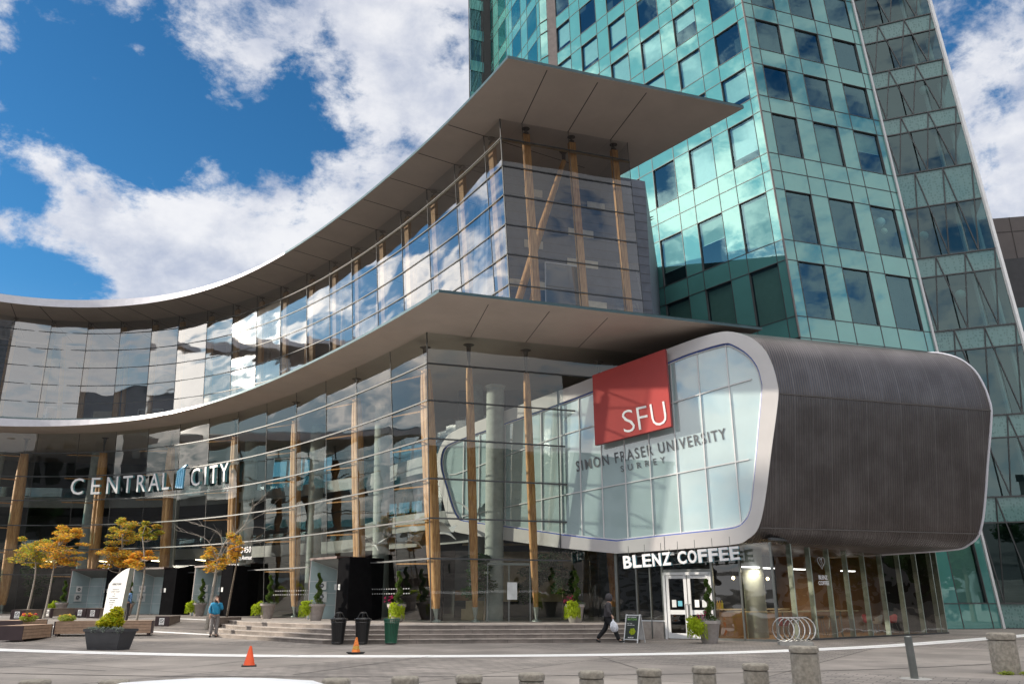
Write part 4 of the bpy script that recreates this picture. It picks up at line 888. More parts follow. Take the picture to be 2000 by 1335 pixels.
mb.build('heart_outline', 'sticker', t)

# ------------------------------------------------------------------ office tower
tower = empty('office_tower', 'tall green glass office tower with sharp leaning corner behind the canopies', 'tower', (17, 42.7, 0))
CB = (16.2, 42.7, 16.9)
def tc_(z): return Vector((CB[0]-.055*(z-CB[2]), CB[1]-.008*(z-CB[2])))
def FL(s, z, o=0.): k = 1-.0029*(z-16.9); c = tc_(z); return Vector((c.x-.6*s*k-.8*o, c.y+.8*s*k-.6*o, z))
def FR(s, z, o=0.): k = 1-.0022*(z-16.9); c = tc_(z); return Vector((c.x+.95*s*k+.31*o, c.y+.31*s*k-.95*o, z))
VAL = 9.7
def F3(s, z, o=0.): v = FR(VAL, z); return Vector((v.x+.93*s-.367*o, v.y-.367*s-.93*o, z))
FE = lambda z: FL(19.6, z)
def FB(s, z, o=0.): e = FE(z); x0, y0 = e.x-1.35+.0, e.y+.8; return Vector((x0-.4*s-.915*o, y0+.915*s-.4*o, z))
def FZ(s, z, o=0.): e = FB(11.3, z); return Vector((e.x-.95*s+.31*o, e.y-.31*s-.95*o, z))
ZROW = [15.59, 16.88, 20.35, 21.64, 24.98, 26.23, 27.42, 30.34, 31.48, 33.85, 35.05, 37.37, 38.49]
zz_ = 38.49
while zz_ < 74: ZROW += [zz_+2.4, zz_+3.55]; zz_ += 3.55
WROW = set()
for i, (a, b) in enumerate(zip(ZROW[:-1], ZROW[1:])):
    if b-a > 2: WROW.add(i)
Zlow = [0, 1.3, 5.7, 7.0, 10.3, 11.6, 14.4, 15.59]
PR, PN = [], []
def face(F, name, sv, zv, iswin, frit=False, zvis=(0, 999), hole_ok=None, blind=0.):
    """one elevation: spandrel panels with dark joints, and every window a part with frame, pane and blind"""
    mb = MB(); hi = MB(); flat = []
    for j in range(len(zv)-1):
        for i in range(len(sv)-1):
            a, b, z0, z1 = sv[i], sv[i+1], zv[j], zv[j+1]; g_ = .022
            if iswin(i, j):
                vis = zvis[0] <= z0 and z1 < zvis[1]+.62*a*(1 if F is FL else .0)
                if not vis:
                    hi.quad(F(a+g_, z0+g_, -.04), F(b-g_, z0+g_, -.04), F(b-g_, z1-g_, -.04), F(a+g_, z1-g_, -.04)); continue
                m1 = MB(); c4 = [F(a, z0, 0), F(b, z0, 0), F(b, z1, 0), F(a, z1, 0)]; d4 = [F(a+.04, z0+.04, -.09), F(b-.04, z0+.04, -.09), F(b-.04, z1-.04, -.09), F(a+.04, z1-.04, -.09)]
                m1.add(c4+d4, [(0, 1, 5, 4), (1, 2, 6, 5), (2, 3, 7, 6), (3, 0, 4, 7)]); w_ = m1.build('window', 'rail_metal', tower)
                m1 = MB(); m1.add(d4, [(0, 1, 2, 3)]); m1.build('pane', 'tower_glass', w_)
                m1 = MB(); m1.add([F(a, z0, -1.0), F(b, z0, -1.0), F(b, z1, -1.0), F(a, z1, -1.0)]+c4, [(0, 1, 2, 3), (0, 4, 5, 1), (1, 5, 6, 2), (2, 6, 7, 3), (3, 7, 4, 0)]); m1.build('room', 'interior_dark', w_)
                if random.random() < blind:
                    zb = z0+(z1-z0)*random.choice([.0, .05, .0, .2, .28, .5]); m1 = MB(); m1.quad(F(a+.12, zb+.05, -.2), F(b-.08, zb+.05, -.2), F(b-.08, z1-.15, -.2), F(a+.12, z1-.15, -.2))
                    m1.build('blind', 'blind_grey' if z0 > 22 and F is FL else 'blind_sage', w_)
                    if zb > z0+.3: m1 = MB(); m1.beam(F(a+.12, zb+.05, -.19), F(b-.08, zb+.05, -.19), .03, .03); m1.build('blind_rail', 'white_trim', w_)
                continue
            if hole_ok and not hole_ok(i, j): continue
            mb.quad(F(a+g_, z0+g_), F(b-g_, z0+g_), F(b-g_, z1-g_), F(a+g_, z1-g_))
    mb.build(name, 'frit_band' if frit else 'tower_spandrel', tower)
    if hi.f: struct(hi.build('upper_windows', 'tower_glass', tower), 'stuff')
    mb = MB(); s0, s1 = sv[0], sv[-1]
    nseg = 12
    for k in range(nseg):
        z0, z1 = zv[0]+(zv[-1]-zv[0])*k/nseg, zv[0]+(zv[-1]-zv[0])*(k+1)/nseg; mb.quad(F(s0, z0, -.05), F(s1, z0, -.05), F(s1, z1, -.05), F(s0, z1, -.05))
    return mb
# left elevation
sl_ = [0, .63]; 
k = 0
while sl_[-1] < 19.5: base = .63+3.42*k; sl_ += [base+2.05, base+3.42]; k += 1
sl_ = [s for s in sl_ if s < 19.4]+[19.6]
zlf = ZROW
face(FL, 'curtain_wall', sl_, zlf, lambda i, j: i % 2 == 1 and j in WROW, blind=.85, zvis=(16, 38.6))
# joints drawn by a slim dark backing grid
def grid(F, sv, zv, name='mullion_grid'):
    mb = MB()
    for s in sv:
        zs_ = np.linspace(zv[0], zv[-1], 5)
        for a, b in zip(zs_[:-1], zs_[1:]): mb.beam(F(s, a, .0), F(s, b, .0), .035, .05)
    for z in zv: mb.beam(F(sv[0], z, .0), F(sv[-1], z, .0), .05, .04)
    mb.build(name, 'rail_metal', tower)
grid(FL, sl_, zlf); sr_ = [0, .74, 2.65, 3.92, 5.87, 7.1, 9.08, VAL]
zrf = Zlow[:-1]+ZROW
face(FR, 'curtain_wall', sr_, zrf, lambda i, j: i in (1, 3, 5) and (zrf[j+1]-zrf[j]) > 2, blind=.12, zvis=(-1, 39.5)); grid(FR, sr_, zrf)
# lower left block of the left elevation
mb = MB(); mb.quad(FL(0, 0), FL(10.3, 0), FL(10.3, 15.5), FL(0, 15.5)); mb.build('lower_wall', 'interior_dark', tower)
# prow: diagrid
zp = [0, 1.3, 7.0, 8.3, 11.6, 12.9, 15.59-.0, 16.88]
bands = [(0, 1.3), (5.6, 7.0), (10.3, 11.6), (15.6, 16.88), (20.35, 21.64), (25.0, 27.42), (30.3, 31.48), (33.85, 35.05), (37.37, 38.6)]
zt_ = 38.6
while zt_ < 74: bands.append((zt_+2.4, zt_+3.55)); zt_ += 3.55
W3 = 4.5
for (a0, a1), (b0, b1) in zip(bands, bands[1:]+[(78, 79)]):
    mb = MB(); mb.quad(F3(.08, a0), F3(W3, a0), F3(W3, a1), F3(.08, a1)); mb.build('frit_panel', 'frit_band', tower)
    for k in range(3):
        mb = MB(); mb.quad(F3(.08+k*W3/3, a1+.03, w_ := random.uniform(-.01, .01)), F3((k+1)*W3/3, a1+.03, -w_), F3((k+1)*W3/3, b0, -w_), F3(.08+k*W3/3, b0, w_))
        if a1 < 42: mb.build('glass_panel', 'prow_glass', tower)
        else: PN.append(mb)
m_all = MB()
for q in PN: m_all.add(q.v, q.f)
struct(m_all.build('upper_glass', 'prow_glass', tower), 'stuff')
mb = MB()
for (a0, a1) in bands: mb.beam(F3(0, a0, .03), F3(W3, a0, .03), .07, .08); mb.beam(F3(0, a1, .03), F3(W3, a1, .03), .07, .08)
floors = [b[1] for b in bands]
for j in range(len(floors)-1):
    z0, z1 = floors[j], floors[j+1]
    for k in range(3):
        sb = .35+1.6*k; 
        mb.beam(F3(sb+.0, z0, .035), F3(max(.02, sb-.75), z1, .035), .05, .06); mb.beam(F3(sb, z0, .036), F3(min(W3-.02, sb+.85), z1, .036), .05, .06)
mb.build('diagrid', 'rail_metal', tower)
mb = MB(); mb.beam(FR(VAL, 0, .06), FR(VAL, 79, .06), .12, .14); mb.build('valley_trim', 'white_trim', tower)
mb = MB(); mb.beam(F3(W3+.06, 0, .06), F3(W3+.06, 79, .06), .16, .2); mb.build('prow_edge', 'white_paint', tower)
mb = MB(); mb.beam(FL(0, 15.6, .03), FL(0, 79, .03), .07, .1); mb.build('corner_trim', 'louvre', tower)
# prow rooms: floors, white posts, globe lamps
mb = MB()
for (a0, a1) in bands: p = [F3(.1, a0, -.1), F3(W3, a0, -.1), F3(W3, a0, -3.2), F3(.1, a0, -3.2)]; mb.add([*p, *[v+Vector((0, 0, a1-a0)) for v in p]], [(0, 1, 2, 3), (4, 5, 6, 7), (0, 1, 5, 4)])
mb.build('floor_slab', 'interior_mid', tower)
mb = MB()
for z0, z1 in zip(np.linspace(0, 78, 14)[:-1], np.linspace(0, 78, 14)[1:]): mb.quad(F3(-.2, z0, -3.3), F3(W3, z0, -3.3), F3(W3, z1, -3.3), F3(-.2, z1, -3.3)); mb.quad(F3(W3+.02, z0, 0), F3(W3+.02, z1, 0), F3(W3+.02, z1, -3.3), F3(W3+.02, z0, -3.3), 1)
mb.build('prow_back_wall', ['interior_mid', 'prow_glass'], tower)
for s in (3.1, 4.0): mb = MB(); mb.beam(F3(s, 0, -.8), F3(s, 60, -.8), .18, .18); mb.build('white_post', 'white_trim', tower)
for F, s, z in ((FR, 8.2, 24.2), (FR, 8.35, 23.6), (F3, .9, 23.3), (F3, 2.1, 19.2), (F3, 3.0, 33.4)):
    t = empty('globe_lamp', {24.2: 'larger pale globe lamp behind the tower window left of the white seam', 23.6: 'smaller globe lamp just under the larger one in the tower window', 23.3: 'round globe lamp just right of the tower seam', 19.2: 'faint globe lamp low in the crisscrossed tower prow', 33.4: 'globe lamp high in the crisscrossed tower prow'}[z], 'lamp', tuple(F(s, z, -.5)))
    mb = MB(); r_ = .3 if z != 23.6 else .2; mb.lathe([(r_*math.sin(a)+.001, -r_*math.cos(a)) for a in np.linspace(0, math.pi, 9)], F(s, z, -.5), 14); mb.build('globe', 'blind_grey' if z != 23.6 else 'cream_panel', t, True)
    mb = MB(); mb.tube([F(s, z+r_, -.5), F(s, z+r_+.5, -.5)], .012, 5); mb.build('cord', 'rail_metal', t)
# narrow green return, perforated strip, second elevation, end bay
def strip(pa, pb, name, m_, zs):
    mb = MB()
    for a, b in zip(zs[:-1], zs[1:]): mb.quad(pa(a+.02), pb(a+.02), pb(b-.02), pa(b-.02))
    mb.build(name, m_, tower)
zs_ = [z for z in ZROW if z > 20]
strip(lambda z: FE(z), lambda z: FE(z)+Vector((-.75, .25, 0)), 'perforated_strip', 'louvre', [20, 79])
strip(lambda z: FE(z)+Vector((-.76, .25, 0)), lambda z: FB(0, z), 'green_return', 'tower_spandrel', [20]+zs_)
mb = MB()
for z in zs_: mb.beam(FE(z)+Vector((-.78, .2, 0)), FB(0, z)+Vector((0, -.05, 0)), .04, .07)
mb.build('joint', 'rail_metal', tower)
sb_ = [0, .6]; k = 0
while sb_[-1] < 11: b_ = .6+3.3*k; sb_ += [b_+1.95, b_+3.3]; k += 1
sb_ = [s for s in sb_ if s < 11.1]+[11.3]
face(FB, 'curtain_wall', sb_, zs_, lambda i, j: False); grid(FB, sb_, zs_)
zwb = [j for j, (a, b) in enumerate(zip(zs_[:-1], zs_[1:])) if b-a > 2 and 40 < a < 60]
for j in zwb:
    for i in range(1, len(sb_)-1, 2):
        a, b, z0, z1 = sb_[i], sb_[i+1], zs_[j], zs_[j+1]; m1 = MB(); m1.quad(FB(a+.03, z0+.03, .012), FB(b-.03, z0+.03, .012), FB(b-.03, z1-.03, .012), FB(a+.03, z1-.03, .012)); m1.build('flush_window', 'tower_glass', tower)
face(FZ, 'end_wall', [0, .8, 2.2], zs_, lambda i, j: True, zvis=(900, 901)); 
mb = MB()
for a, b in zip(zs_[:-1], zs_[1:]):
    if b-a < 1.5: mb = MB(); mb.quad(FZ(0, a, .02), FZ(2.2, a, .02), FZ(2.2, b, .02), FZ(0, b, .02)); mb.build('band', 'tower_spandrel', tower)
mb = MB(); mb.beam(FZ(.8, 20, .04), FZ(.8, 79, .04), .05, .06); mb.beam(FZ(2.2, 20, .04), FZ(2.2, 79, .04), .08, .08); mb.build('joint', 'rail_metal', tower)
# solid core so that nothing shows through the tower
mb = MB(); lv = [0, 20, 40, 60, 79]; V = []
for z in lv:
    V += [FL(.25, z, -1.15), FR(VAL-.1, z, -1.15), F3(W3, z, -3.4), FE(z)+Vector((6, 6, 0)), FB(11, z)+Vector((5, 3, 0)), FZ(2.0, z, -.3) if z >= 20 else FE(z)+Vector((0, 3, 0)), FB(11, z, -.3) if z >= 20 else FE(z)+Vector((0, 2, 0)), FB(.2, z, -.3) if z >= 20 else FE(z)+Vector((0, 1, 0)), FL(19.4, z, -1.15)]
n = 9; mb.add(V, [(k*n+i, k*n+(i+1) % n, (k+1)*n+(i+1) % n, (k+1)*n+i) for k in range(4) for i in range(n)]+[tuple(range(4*n, 5*n))]); mb.build('core', 'interior_dark', tower)

# ------------------------------------------------------------------ brown clad neighbour on the right
nb = empty('clad_building', 'brown panelled building with dark glazed box behind the tower at far right', 'building', (40, 55, 0))
mb = MB(); mb.prism([(31, 52.6), (60, 47), (66, 75), (34, 80)], 0, 27.6); mb.build('wall', 'cladding_brown', nb)
mb = MB(); a, b = Vector((31, 52.6)), Vector((60, 47)); d_ = (b-a).normalized(); n_ = Vector((d_.y, -d_.x))
for z in (26.5-.0, 23.0, 19.5, 16, 12.5, 9): mb.beam((a.x+n_.x*.01, a.y+n_.y*.01, z), (b.x+n_.x*.01, b.y+n_.y*.01, z), .03, .05)
for k in range(1, 10): p = a+d_*2.4*k; mb.beam((p.x+n_.x*.012, p.y+n_.y*.012, 0), (p.x+n_.x*.012, p.y+n_.y*.012, 27.6), .03, .05, up=(n_.x, n_.y, 0))
mb.build('panel_joint', 'joint_dark', nb)
mb = MB(); mb.prism([(33.6, 50.6), (60, 43), (62, 49), (34.4, 53)], 10.5, 23.8); bx_ = mb.build('dark_box', 'pot_dark', nb)
a, b = Vector((33.6, 50.6)), Vector((60, 43)); d_ = (b-a).normalized(); n_ = Vector((d_.y, -d_.x))
for (z0, z1) in ((17.6, 20.2), (12.2, 15.4)):
    mb = MB(); mb.quad((a.x+n_.x*.05+d_.x*.4, a.y+n_.y*.05+d_.y*.4, z0), (b.x+n_.x*.05, b.y+n_.y*.05, z0), (b.x+n_.x*.05, b.y+n_.y*.05, z1), (a.x+n_.x*.05+d_.x*.4, a.y+n_.y*.05+d_.y*.4, z1)); w_ = mb.build('ribbon_window', 'tower_glass', nb)
    mb = MB()
    for k in range(14): p = a+d_*(.5+1.3*k)+n_*.07; mb.beam((p.x, p.y, z0), (p.x, p.y, z1), .06, .08, up=(n_.x, n_.y, 0))
    mb.build('mullion', 'steel', w_)
mb = MB(); p = a+d_*.3; mb.beam((a.x+n_.x*.3, a.y+n_.y*.3, 17.4), (b.x+n_.x*.3, b.y+n_.y*.3, 17.4), .7, .15); mb.build('ledge', 'interior_mid', nb)
# ------------------------------------------------------------------ letters on the curved front
cs = empty('building_sign', 'white letters CENTRAL CITY with blue column emblem standing off the curved glass', 'sign', tuple(front(LI, 28, 8.3, ZL, .6)))
CAPZ, CAPH = 8.36, 1.12
for c_, s, w in (('C', 35.25, .95), ('E', 33.75, .72), ('N', 32.35, .95), ('T', 31.0, .85), ('R', 29.75, .80), ('A', 28.5, 1.05), ('L', 27.35, .68), ('C', 24.25, .95), ('I', 23.15, .16), ('T', 22.25, .85), ('Y', 21.05, .95)):
    O = front(LI, s, CAPZ, ZL, .55); t = LI.tan(s); ex = Vector((-t.x, -t.y, 0)); O = O-ex*w/2; vs_, fs_ = text_verts(c_, w, CAPH, .02, 0.0); n3 = outn(LI, s).to_3d(); ey = Vector((n3.x*LEAN, n3.y*LEAN, 1)).normalized()
    mb = MB(); mb.add([O+ex*v[0]+ey*v[1]+n3*v[2] for v in vs_], fs_); lt = mb.build('letter', 'white_letter', cs)
    mb = MB(); vs_, fs_ = text_verts(c_, w, CAPH, .16, 0.0); mb.add([O+ex*v[0]+ey*v[1]+n3*(v[2]-.165) for v in vs_], fs_); mb.build('return', 'letter_side', lt)
O = front(LI, 25.85, CAPZ-.05, ZL, .6); t = LI.tan(25.85); ex = Vector((-t.x, -t.y, 0)); n3 = outn(LI, 25.85).to_3d()
mb = MB()
for k in range(4): q = O+ex*(-.32+.2*k); mb.obox(q+Vector((0, 0, .62)), ex*.075, n3*.05, (0, 0, .56+.02*k))
mb.build('emblem_column', 'icon_blue', cs)
mb = MB(); prof = [(-.42, 1.0), (-.38, 1.12), (-.2, 1.25), (.1, 1.38), (.5, 1.52), (.5, 1.42), (.15, 1.24), (-.1, 1.1), (-.25, 1.0)]
pf = [O+ex*a+Vector((0, 0, b))+n3*.06 for a, b in prof]; pb = [p-n3*.14 for p in pf]; nn_ = len(pf); mb.add(pf+pb, [tuple(range(nn_)), tuple(range(nn_, 2*nn_))[::-1]]+[(i, (i+1) % nn_, nn_+(i+1) % nn_, nn_+i) for i in range(nn_)]); mb.build('emblem_top', 'icon_blue', cs)
def wall_text(name, label, rows):
    s0 = rows[0][1]; t_ = empty(name, label, 'lettering', tuple(front(LI, s0, rows[0][2], ZL, .1)))
    for txt, s, z, w, h, sk in rows:
        O = front(LI, s, z, ZL, .07); t = LI.tan(s-1); ex = Vector((-t.x, -t.y, 0)); mb = MB(); text(mb, txt, O, ex, (0, 0, 1), w, h, .02, -.005); mb.build('letters', 'white_letter', t_)
wall_text('address_lettering', 'white house number 13450 and avenue name on the glass above the doors', [('13450', 19.9, 4.12, 1.35, .34, 0), ('102 Avenue', 20.15, 3.72, 1.7, .27, 0)])
wall_text('tower_lettering', 'white capitals TOWER low on the glass over the third entrance', [('TOWER', 21.35, 3.18, 1.5, .32, 0)])
wall_text('door_number', 'pale 50 above the leftmost entrance, half hidden by orange leaves', [('50', 33.0, 3.45, .6, .36, 0)])

# ------------------------------------------------------------------ entrance porches
def porch(s, label, w=2.6, panel=1.6, stick=True):
    b = front(LI, s, .6, ZL, 0); t = LI.tan(s); ex = Vector((-t.x, -t.y, 0)); n3 = outn(LI, s).to_3d(); r_ = empty('entrance_porch', label, 'porch', tuple(b), 'entrance porches along the curved glass')
    def q(x, d, z): return b+ex*x+n3*d+Vector((0, 0, z))
    H_, Dp = 2.75, 1.5
    mb = MB(); mb.obox(q(-.04, Dp/2, H_/2), ex*.04, n3*Dp/2, (0, 0, H_/2)); mb.build('left_jamb', 'maroon_frame', r_)
    mb = MB(); mb.obox(q(w/2, Dp/2, H_+.03), ex*(w/2+.1), n3*(Dp/2+.05), (0, 0, .05)); mb.build('roof', 'maroon_frame', r_)
    mb = MB(); mb.quad(q(.02, Dp, .02), q(.45, .25, .02), q(.45, .25, H_-.45), q(.02, Dp, H_-.02)); g1 = mb.build('side_glass', 'glass_vestibule', r_)
    mb = MB(); mb.quad(q(.45, .25, .02), q(w-.1, .25, .02), q(w-.1, .25, H_-.45), q(.45, .25, H_-.45)); mb.build('rear_glass', 'glass_vestibule', r_)
    mb = MB(); mb.quad(q(.02, Dp, H_-.02), q(w, Dp, H_-.02), q(w-.1, .25, H_-.45), q(.45, .25, H_-.45)); mb.build('soffit', 'interior_light', r_)
    mb = MB()
    for z in (.65, 1.2, 1.75): mb.beam(q(.02, Dp+.01, z), q(.45, .27, z), .02, .02); mb.beam(q(.45, .27, z), q(w-.1, .27, z), .02, .02)
    for x in (.45, .45+(w-.55)/2): mb.beam(q(x, .27, 0), q(x, .27, H_-.45), .025, .025)
    mb.beam(q(.02, Dp, 0), q(.02, Dp, H_), .03, .03); mb.beam(q(.02, Dp, H_-.02), q(.45, .27, H_-.45), .025, .025); mb.build('glass_clip', 'white_trim', r_)
    mb = MB(); mb.obox(q(w+panel*.35, .5, H_/2), ex*panel*.35, n3*.9, (0, 0, H_/2)); mb.build('dark_panel', 'black_panel', r_)
    mb = MB(); mb.quad(q(0, -.3, 0), q(w, -.3, 0), q(w, -.3, H_), q(0, -.3, H_)); mb.build('lobby_backing', 'interior_mid', r_)
    mb = MB(); d_ = (q(.45, .25, 0)-q(.02, Dp, 0)).normalized(); c_ = q(.22, .9, 1.55); up = Vector((0, 0, 1)); nn_ = d_.cross(up)
    if nn_.dot(n3) < 0 and nn_.dot(ex) > 0: nn_ = -nn_
    for dz, hw, m_ in ((0, .2, 'white_paint'), (-.52, .26, 'sticker')):
        mb = MB(); mb.obox(c_+Vector((0, 0, dz))-nn_*0+n3*.06+ex*.05, d_*hw, nn_*.004, up*hw*.95); st_ = mb.build('notice', m_, r_)
        mb = MB(); pc = c_+Vector((0, 0, dz))+n3*.075+ex*.06
        for a in np.linspace(0, 5.2, 7): mb.obox(pc+d_*math.cos(a)*hw*.35+up*math.sin(a)*hw*.35, d_*hw*.15, nn_*.003, up*hw*.2)
        mb.build('symbol', 'grey_letter', st_)
    mb = MB(); mb.obox(q(w+.02, 1.42, 1.45), ex*.002+n3*0, n3*.1, (0, 0, .13)); mb.obox(q(w+.25, 1.41, 1.45), ex*.09, n3*.004, (0, 0, .12)); mb.build('plate', 'sticker', r_)
    return r_
porch(9.5, 'glass entrance porch beside the black litter bins, nearest the hall corner')
porch(22.6, 'glass entrance porch behind the person in the blue jacket')
porch(28.9, 'glass entrance porch just right of the white directory slab')
porch(34.3, 'leftmost glass entrance porch, behind the low benches')
# dark door zone between the porch and the corner, dotted safety film
mb = MB()
for z in (1.75, 1.95):
    for a in np.arange(2.4, 6.6, .22): p = front(LI, a, z, ZL, .03); t = LI.tan(a); mb.obox(p, (t.x*.03, t.y*.03, 0), outn(LI, a).to_3d()*.003, (0, 0, .02))
    for a in np.arange(10.8, 16.5, .25): p = front(LI, a, z, ZL, .03); t = LI.tan(a); mb.obox(p, (t.x*.03, t.y*.03, 0), outn(LI, a).to_3d()*.003, (0, 0, .02))
mb.build('safety_dots', 'sticker', hall)
wallstrip(LI, -2.6, .62, 3.0, 2.5, 6.5, 'black_panel', 'lobby_screen', .1, step=1.)
# glazed door with poster in the end wall
mb = MB(); a_, b_ = endw(LI, 2.4, .62, ZL, .04), endw(LI, 4.3, .62, ZL, .04); mb.beam((a_.x, a_.y, 2.95), (b_.x, b_.y, 2.95), .06, .1)
for p in (a_, b_, (a_+b_)/2): mb.beam((p.x, p.y, .62), (p.x, p.y, 2.95), .05, .05)
mb.build('door_frame', 'steel', hall)
mb = MB(); p = endw(LI, 3.55, 1.85, ZL, .06); mb.obox(p, E2.to_3d()*.22, E2N.to_3d()*.004, (0, 0, .35)); tag(mb.build('poster', 'sticker'), 'tall pale notice on the glass door beside the concrete column', 'notice')
t = empty('display_shelf', 'low wooden display boxes glowing behind the glass door of the hall', 'shelf', (-1.6, 38.3, .6))
mb = MB(); mb.box(-2.3, -1.3, 38, 38.6, .62, 1.1); mb.build('lower_box', 'cream_wall', t); mb = MB(); mb.box(-2.1, -.9, 38, 38.6, 1.101, 1.45); mb.build('upper_box', 'cream_wall', t); mb = MB(); mb.box(-2.6, -1.7, 38.1, 38.6, 1.46, 1.9); mb.build('top_box', 'shop_wood', t)
# hanging bird-like sculptures
def bird(loc, rz, label):
    t = empty('bird_sculpture', label, 'sculpture', loc, 'white winged sculptures hung inside the glass', rz)
    for sgn in (-1, 1):
        mb = MB(); top = []
        for k in range(7):
            u = k/6; top.append((sgn*(.1+.75*u), -.1*u, .25+.75*u-.35*u*u, .28*(1-u)+.02))
        for a, b in zip(top[:-1], top[1:]): mb.quad((a[0], a[1]-a[3], a[2]), (b[0], b[1]-b[3], b[2]), (b[0], b[1]+b[3], b[2]), (a[0], a[1]+a[3], a[2]))
        mb.build('wing', 'white_trim', t, False, True)
    mb = MB(); mb.tube([(0, -.5, -.1), (0, -.2, .15), (0, .1, .25), (0, .5, .2)], [.01, .06, .09, .02], 8); mb.build('body', 'white_trim', t, True, True)
    mb = MB(); mb.tube([(0, 0, .25), (0, 0, 3)], .006, 5); mb.build('wire', 'steel', t, False, True)
bird((-6.9, 41.4, 3.9), .5, 'white winged sculpture left of the thick timber column near the porch')
bird((-4.8, 40.2, 4.0), 2.2, 'white winged sculpture right of the thick timber column near the porch')
bird((-3.0, 37.6, 4.2), 1.1, 'white winged sculpture beside the corner column of the glass hall')
bird((-1.9, 37.9, 5.2), .2, 'white winged sculpture just left of the grey concrete column')
bird((0.0, 38.6, 5.3), .9, 'white winged sculpture in front of the concrete column')

# ------------------------------------------------------------------ vegetation
def leaves(mb, c, r, n, size, mats_w, flat=.5, shell=.35, up=.6):
    for _ in range(n):
        while True:
            p = Vector((random.uniform(-1, 1), random.uniform(-1, 1), random.uniform(-1, 1)))
            if p.length <= 1 and p.length > shell*random.random(): break
        q = Vector((c[0]+p.x*r[0], c[1]+p.y*r[1], c[2]+p.z*r[2])); s = size*random.uniform(.6, 1.4)
        nrm = Vector((random.gauss(0, flat), random.gauss(0, flat), random.uniform(.2, 1)+up)).normalized(); a = Vector((random.gauss(0, 1), random.gauss(0, 1), random.gauss(0, .3))); a = (a-nrm*a.dot(nrm)).normalized(); b = nrm.cross(a)
        mi = random.choices(range(len(mats_w)), mats_w)[0]
        mb.add([q-a*s, q-b*s*.45, q+a*s, q+b*s*.45], [(0, 1, 2, 3)], mi)
def tree(name, label, base, trunk, rad, blobs, mats, size, bare=None, bark='bark_pale', group=None, density=900):
    t = empty(name, label, 'tree', base, group); B = Vector(base); P = [B+Vector(p) for p in trunk]
    mb = MB(); P2 = smooth_pts([p for p in P], 4); mb.tube(P2, list(np.linspace(rad, rad*.4, len(P2))), 8)
    top = P[-1]
    for (x, y, z, rx, ry, rz_, w, cnt) in blobs:
        c = B+Vector((x, y, z)); st_ = min(P2, key=lambda p: (p-c).length+.6*max(0, p.z-c.z+.1)); mid = st_.lerp(c, .5)+Vector((0, 0, -.08)); mb.tube(smooth_pts([st_, mid, c], 3), list(np.linspace(rad*.38, .012, 7)), 5)
        for _ in range(5):
            e = c+Vector((random.uniform(-1, 1)*rx*.8, random.uniform(-1, 1)*ry*.8, random.uniform(-.3, .6)*rz_)); mb.tube([mid.lerp(c, random.random()), e], [.012, .004], 4)
    if bare:
        for pts in bare:
            pts = [B+Vector(p) for p in pts]; mb.tube(smooth_pts(pts, 4), list(np.linspace(.022, .004, 4*(len(pts)-1)+1)), 5)
            for _ in range(9):
                k = random.uniform(.25, 1); i = min(int(k*(len(pts)-1)), len(pts)-2); p = pts[i].lerp(pts[i+1], k*(len(pts)-1)-i); d = (pts[i+1]-pts[i]).normalized(); e = p+(d+Vector((random.gauss(0, .5), random.gauss(0, .5), random.gauss(.1, .4)))).normalized()*random.uniform(.3, .9); mb.tube([p, p.lerp(e, .5)+Vector((0, 0, .04)), e], [.009, .006, .003], 4)
    mb.build('trunk', bark, t, True)
    mb = MB()
    for (x, y, z, rx, ry, rz_, w, cnt) in blobs: leaves(mb, B+Vector((x, y, z)), (rx, ry, rz_), int(cnt*density/900), size, w)
    mb.build('crown', mats, t); return t
TM = ['leaf_orange', 'leaf_gold', 'leaf_olive']
GG = 'small autumn trees on the plaza'
def layered(cx_, z0, z1, w, wts, n=9, dy=.0, cnt=330):
    out = []; n = int(n*1.7); cnt = int(cnt*.62)
    for i in range(n):
        u = (i+.5)/n; z = z0+(z1-z0)*u; ww = w*(1-.55*abs(u-.45)); out.append((cx_+random.uniform(-1, 1)*ww*.55, dy+random.uniform(-1, 1)*ww*.5, z, random.uniform(.3, .75)*ww*.55, random.uniform(.3, .75)*ww*.55, random.uniform(.08, .24), wts if random.random() < .7 else [wts[1], wts[0], wts[2]], cnt))
    return out
tree('street_tree', 'green and gold tree at the far left edge by the low benches', (-25.4, 44.0, .6), [(0, 0, 0), (.08, 0, 1), (.1, 0, 2.2), (-.1, 0, 3.2)], .065, layered(-.45, 2.6, 4.0, 1.75, [.12, .4, .75], 12), TM, .06, group=GG)
tree('street_tree', 'orange tree beside the far left tree, left of the directory slab', (-24.0, 43.2, .6), [(0, 0, 0), (.04, 0, 1), (0, .1, 2.2), (.1, 0, 3.6)], .065, layered(.15, 2.55, 4.55, 1.8, [.5, .6, .2], 15), TM, .06, group=GG)
tree('street_tree', 'orange and green tree rising right behind the white directory slab', (-20.7, 43.4, .6), [(0, 0, 0), (.05, 0, 1.2), (.15, 0, 2.6), (.0, 0, 4.2)], .075, layered(0.0, 2.5, 3.5, 1.6, [.6, .5, .2], 9)+layered(.1, 3.7, 4.9, 1.55, [.25, .4, .7], 9), TM, .06, group=GG)
tree('street_tree', 'slim tree whose mottled trunk stands just right of the directory slab', (-18.06, 40.57, .54), [(0, 0, 0), (.05, 0, 1.2), (.05, 0, 2.4), (-.3, 0, 4.0)], .065, layered(-.2, 2.5, 3.2, 1.15, [.8, .3, .1], 5)+layered(-.1, 3.8, 4.6, .95, [.1, .3, .7], 5), TM, .07, group=GG)
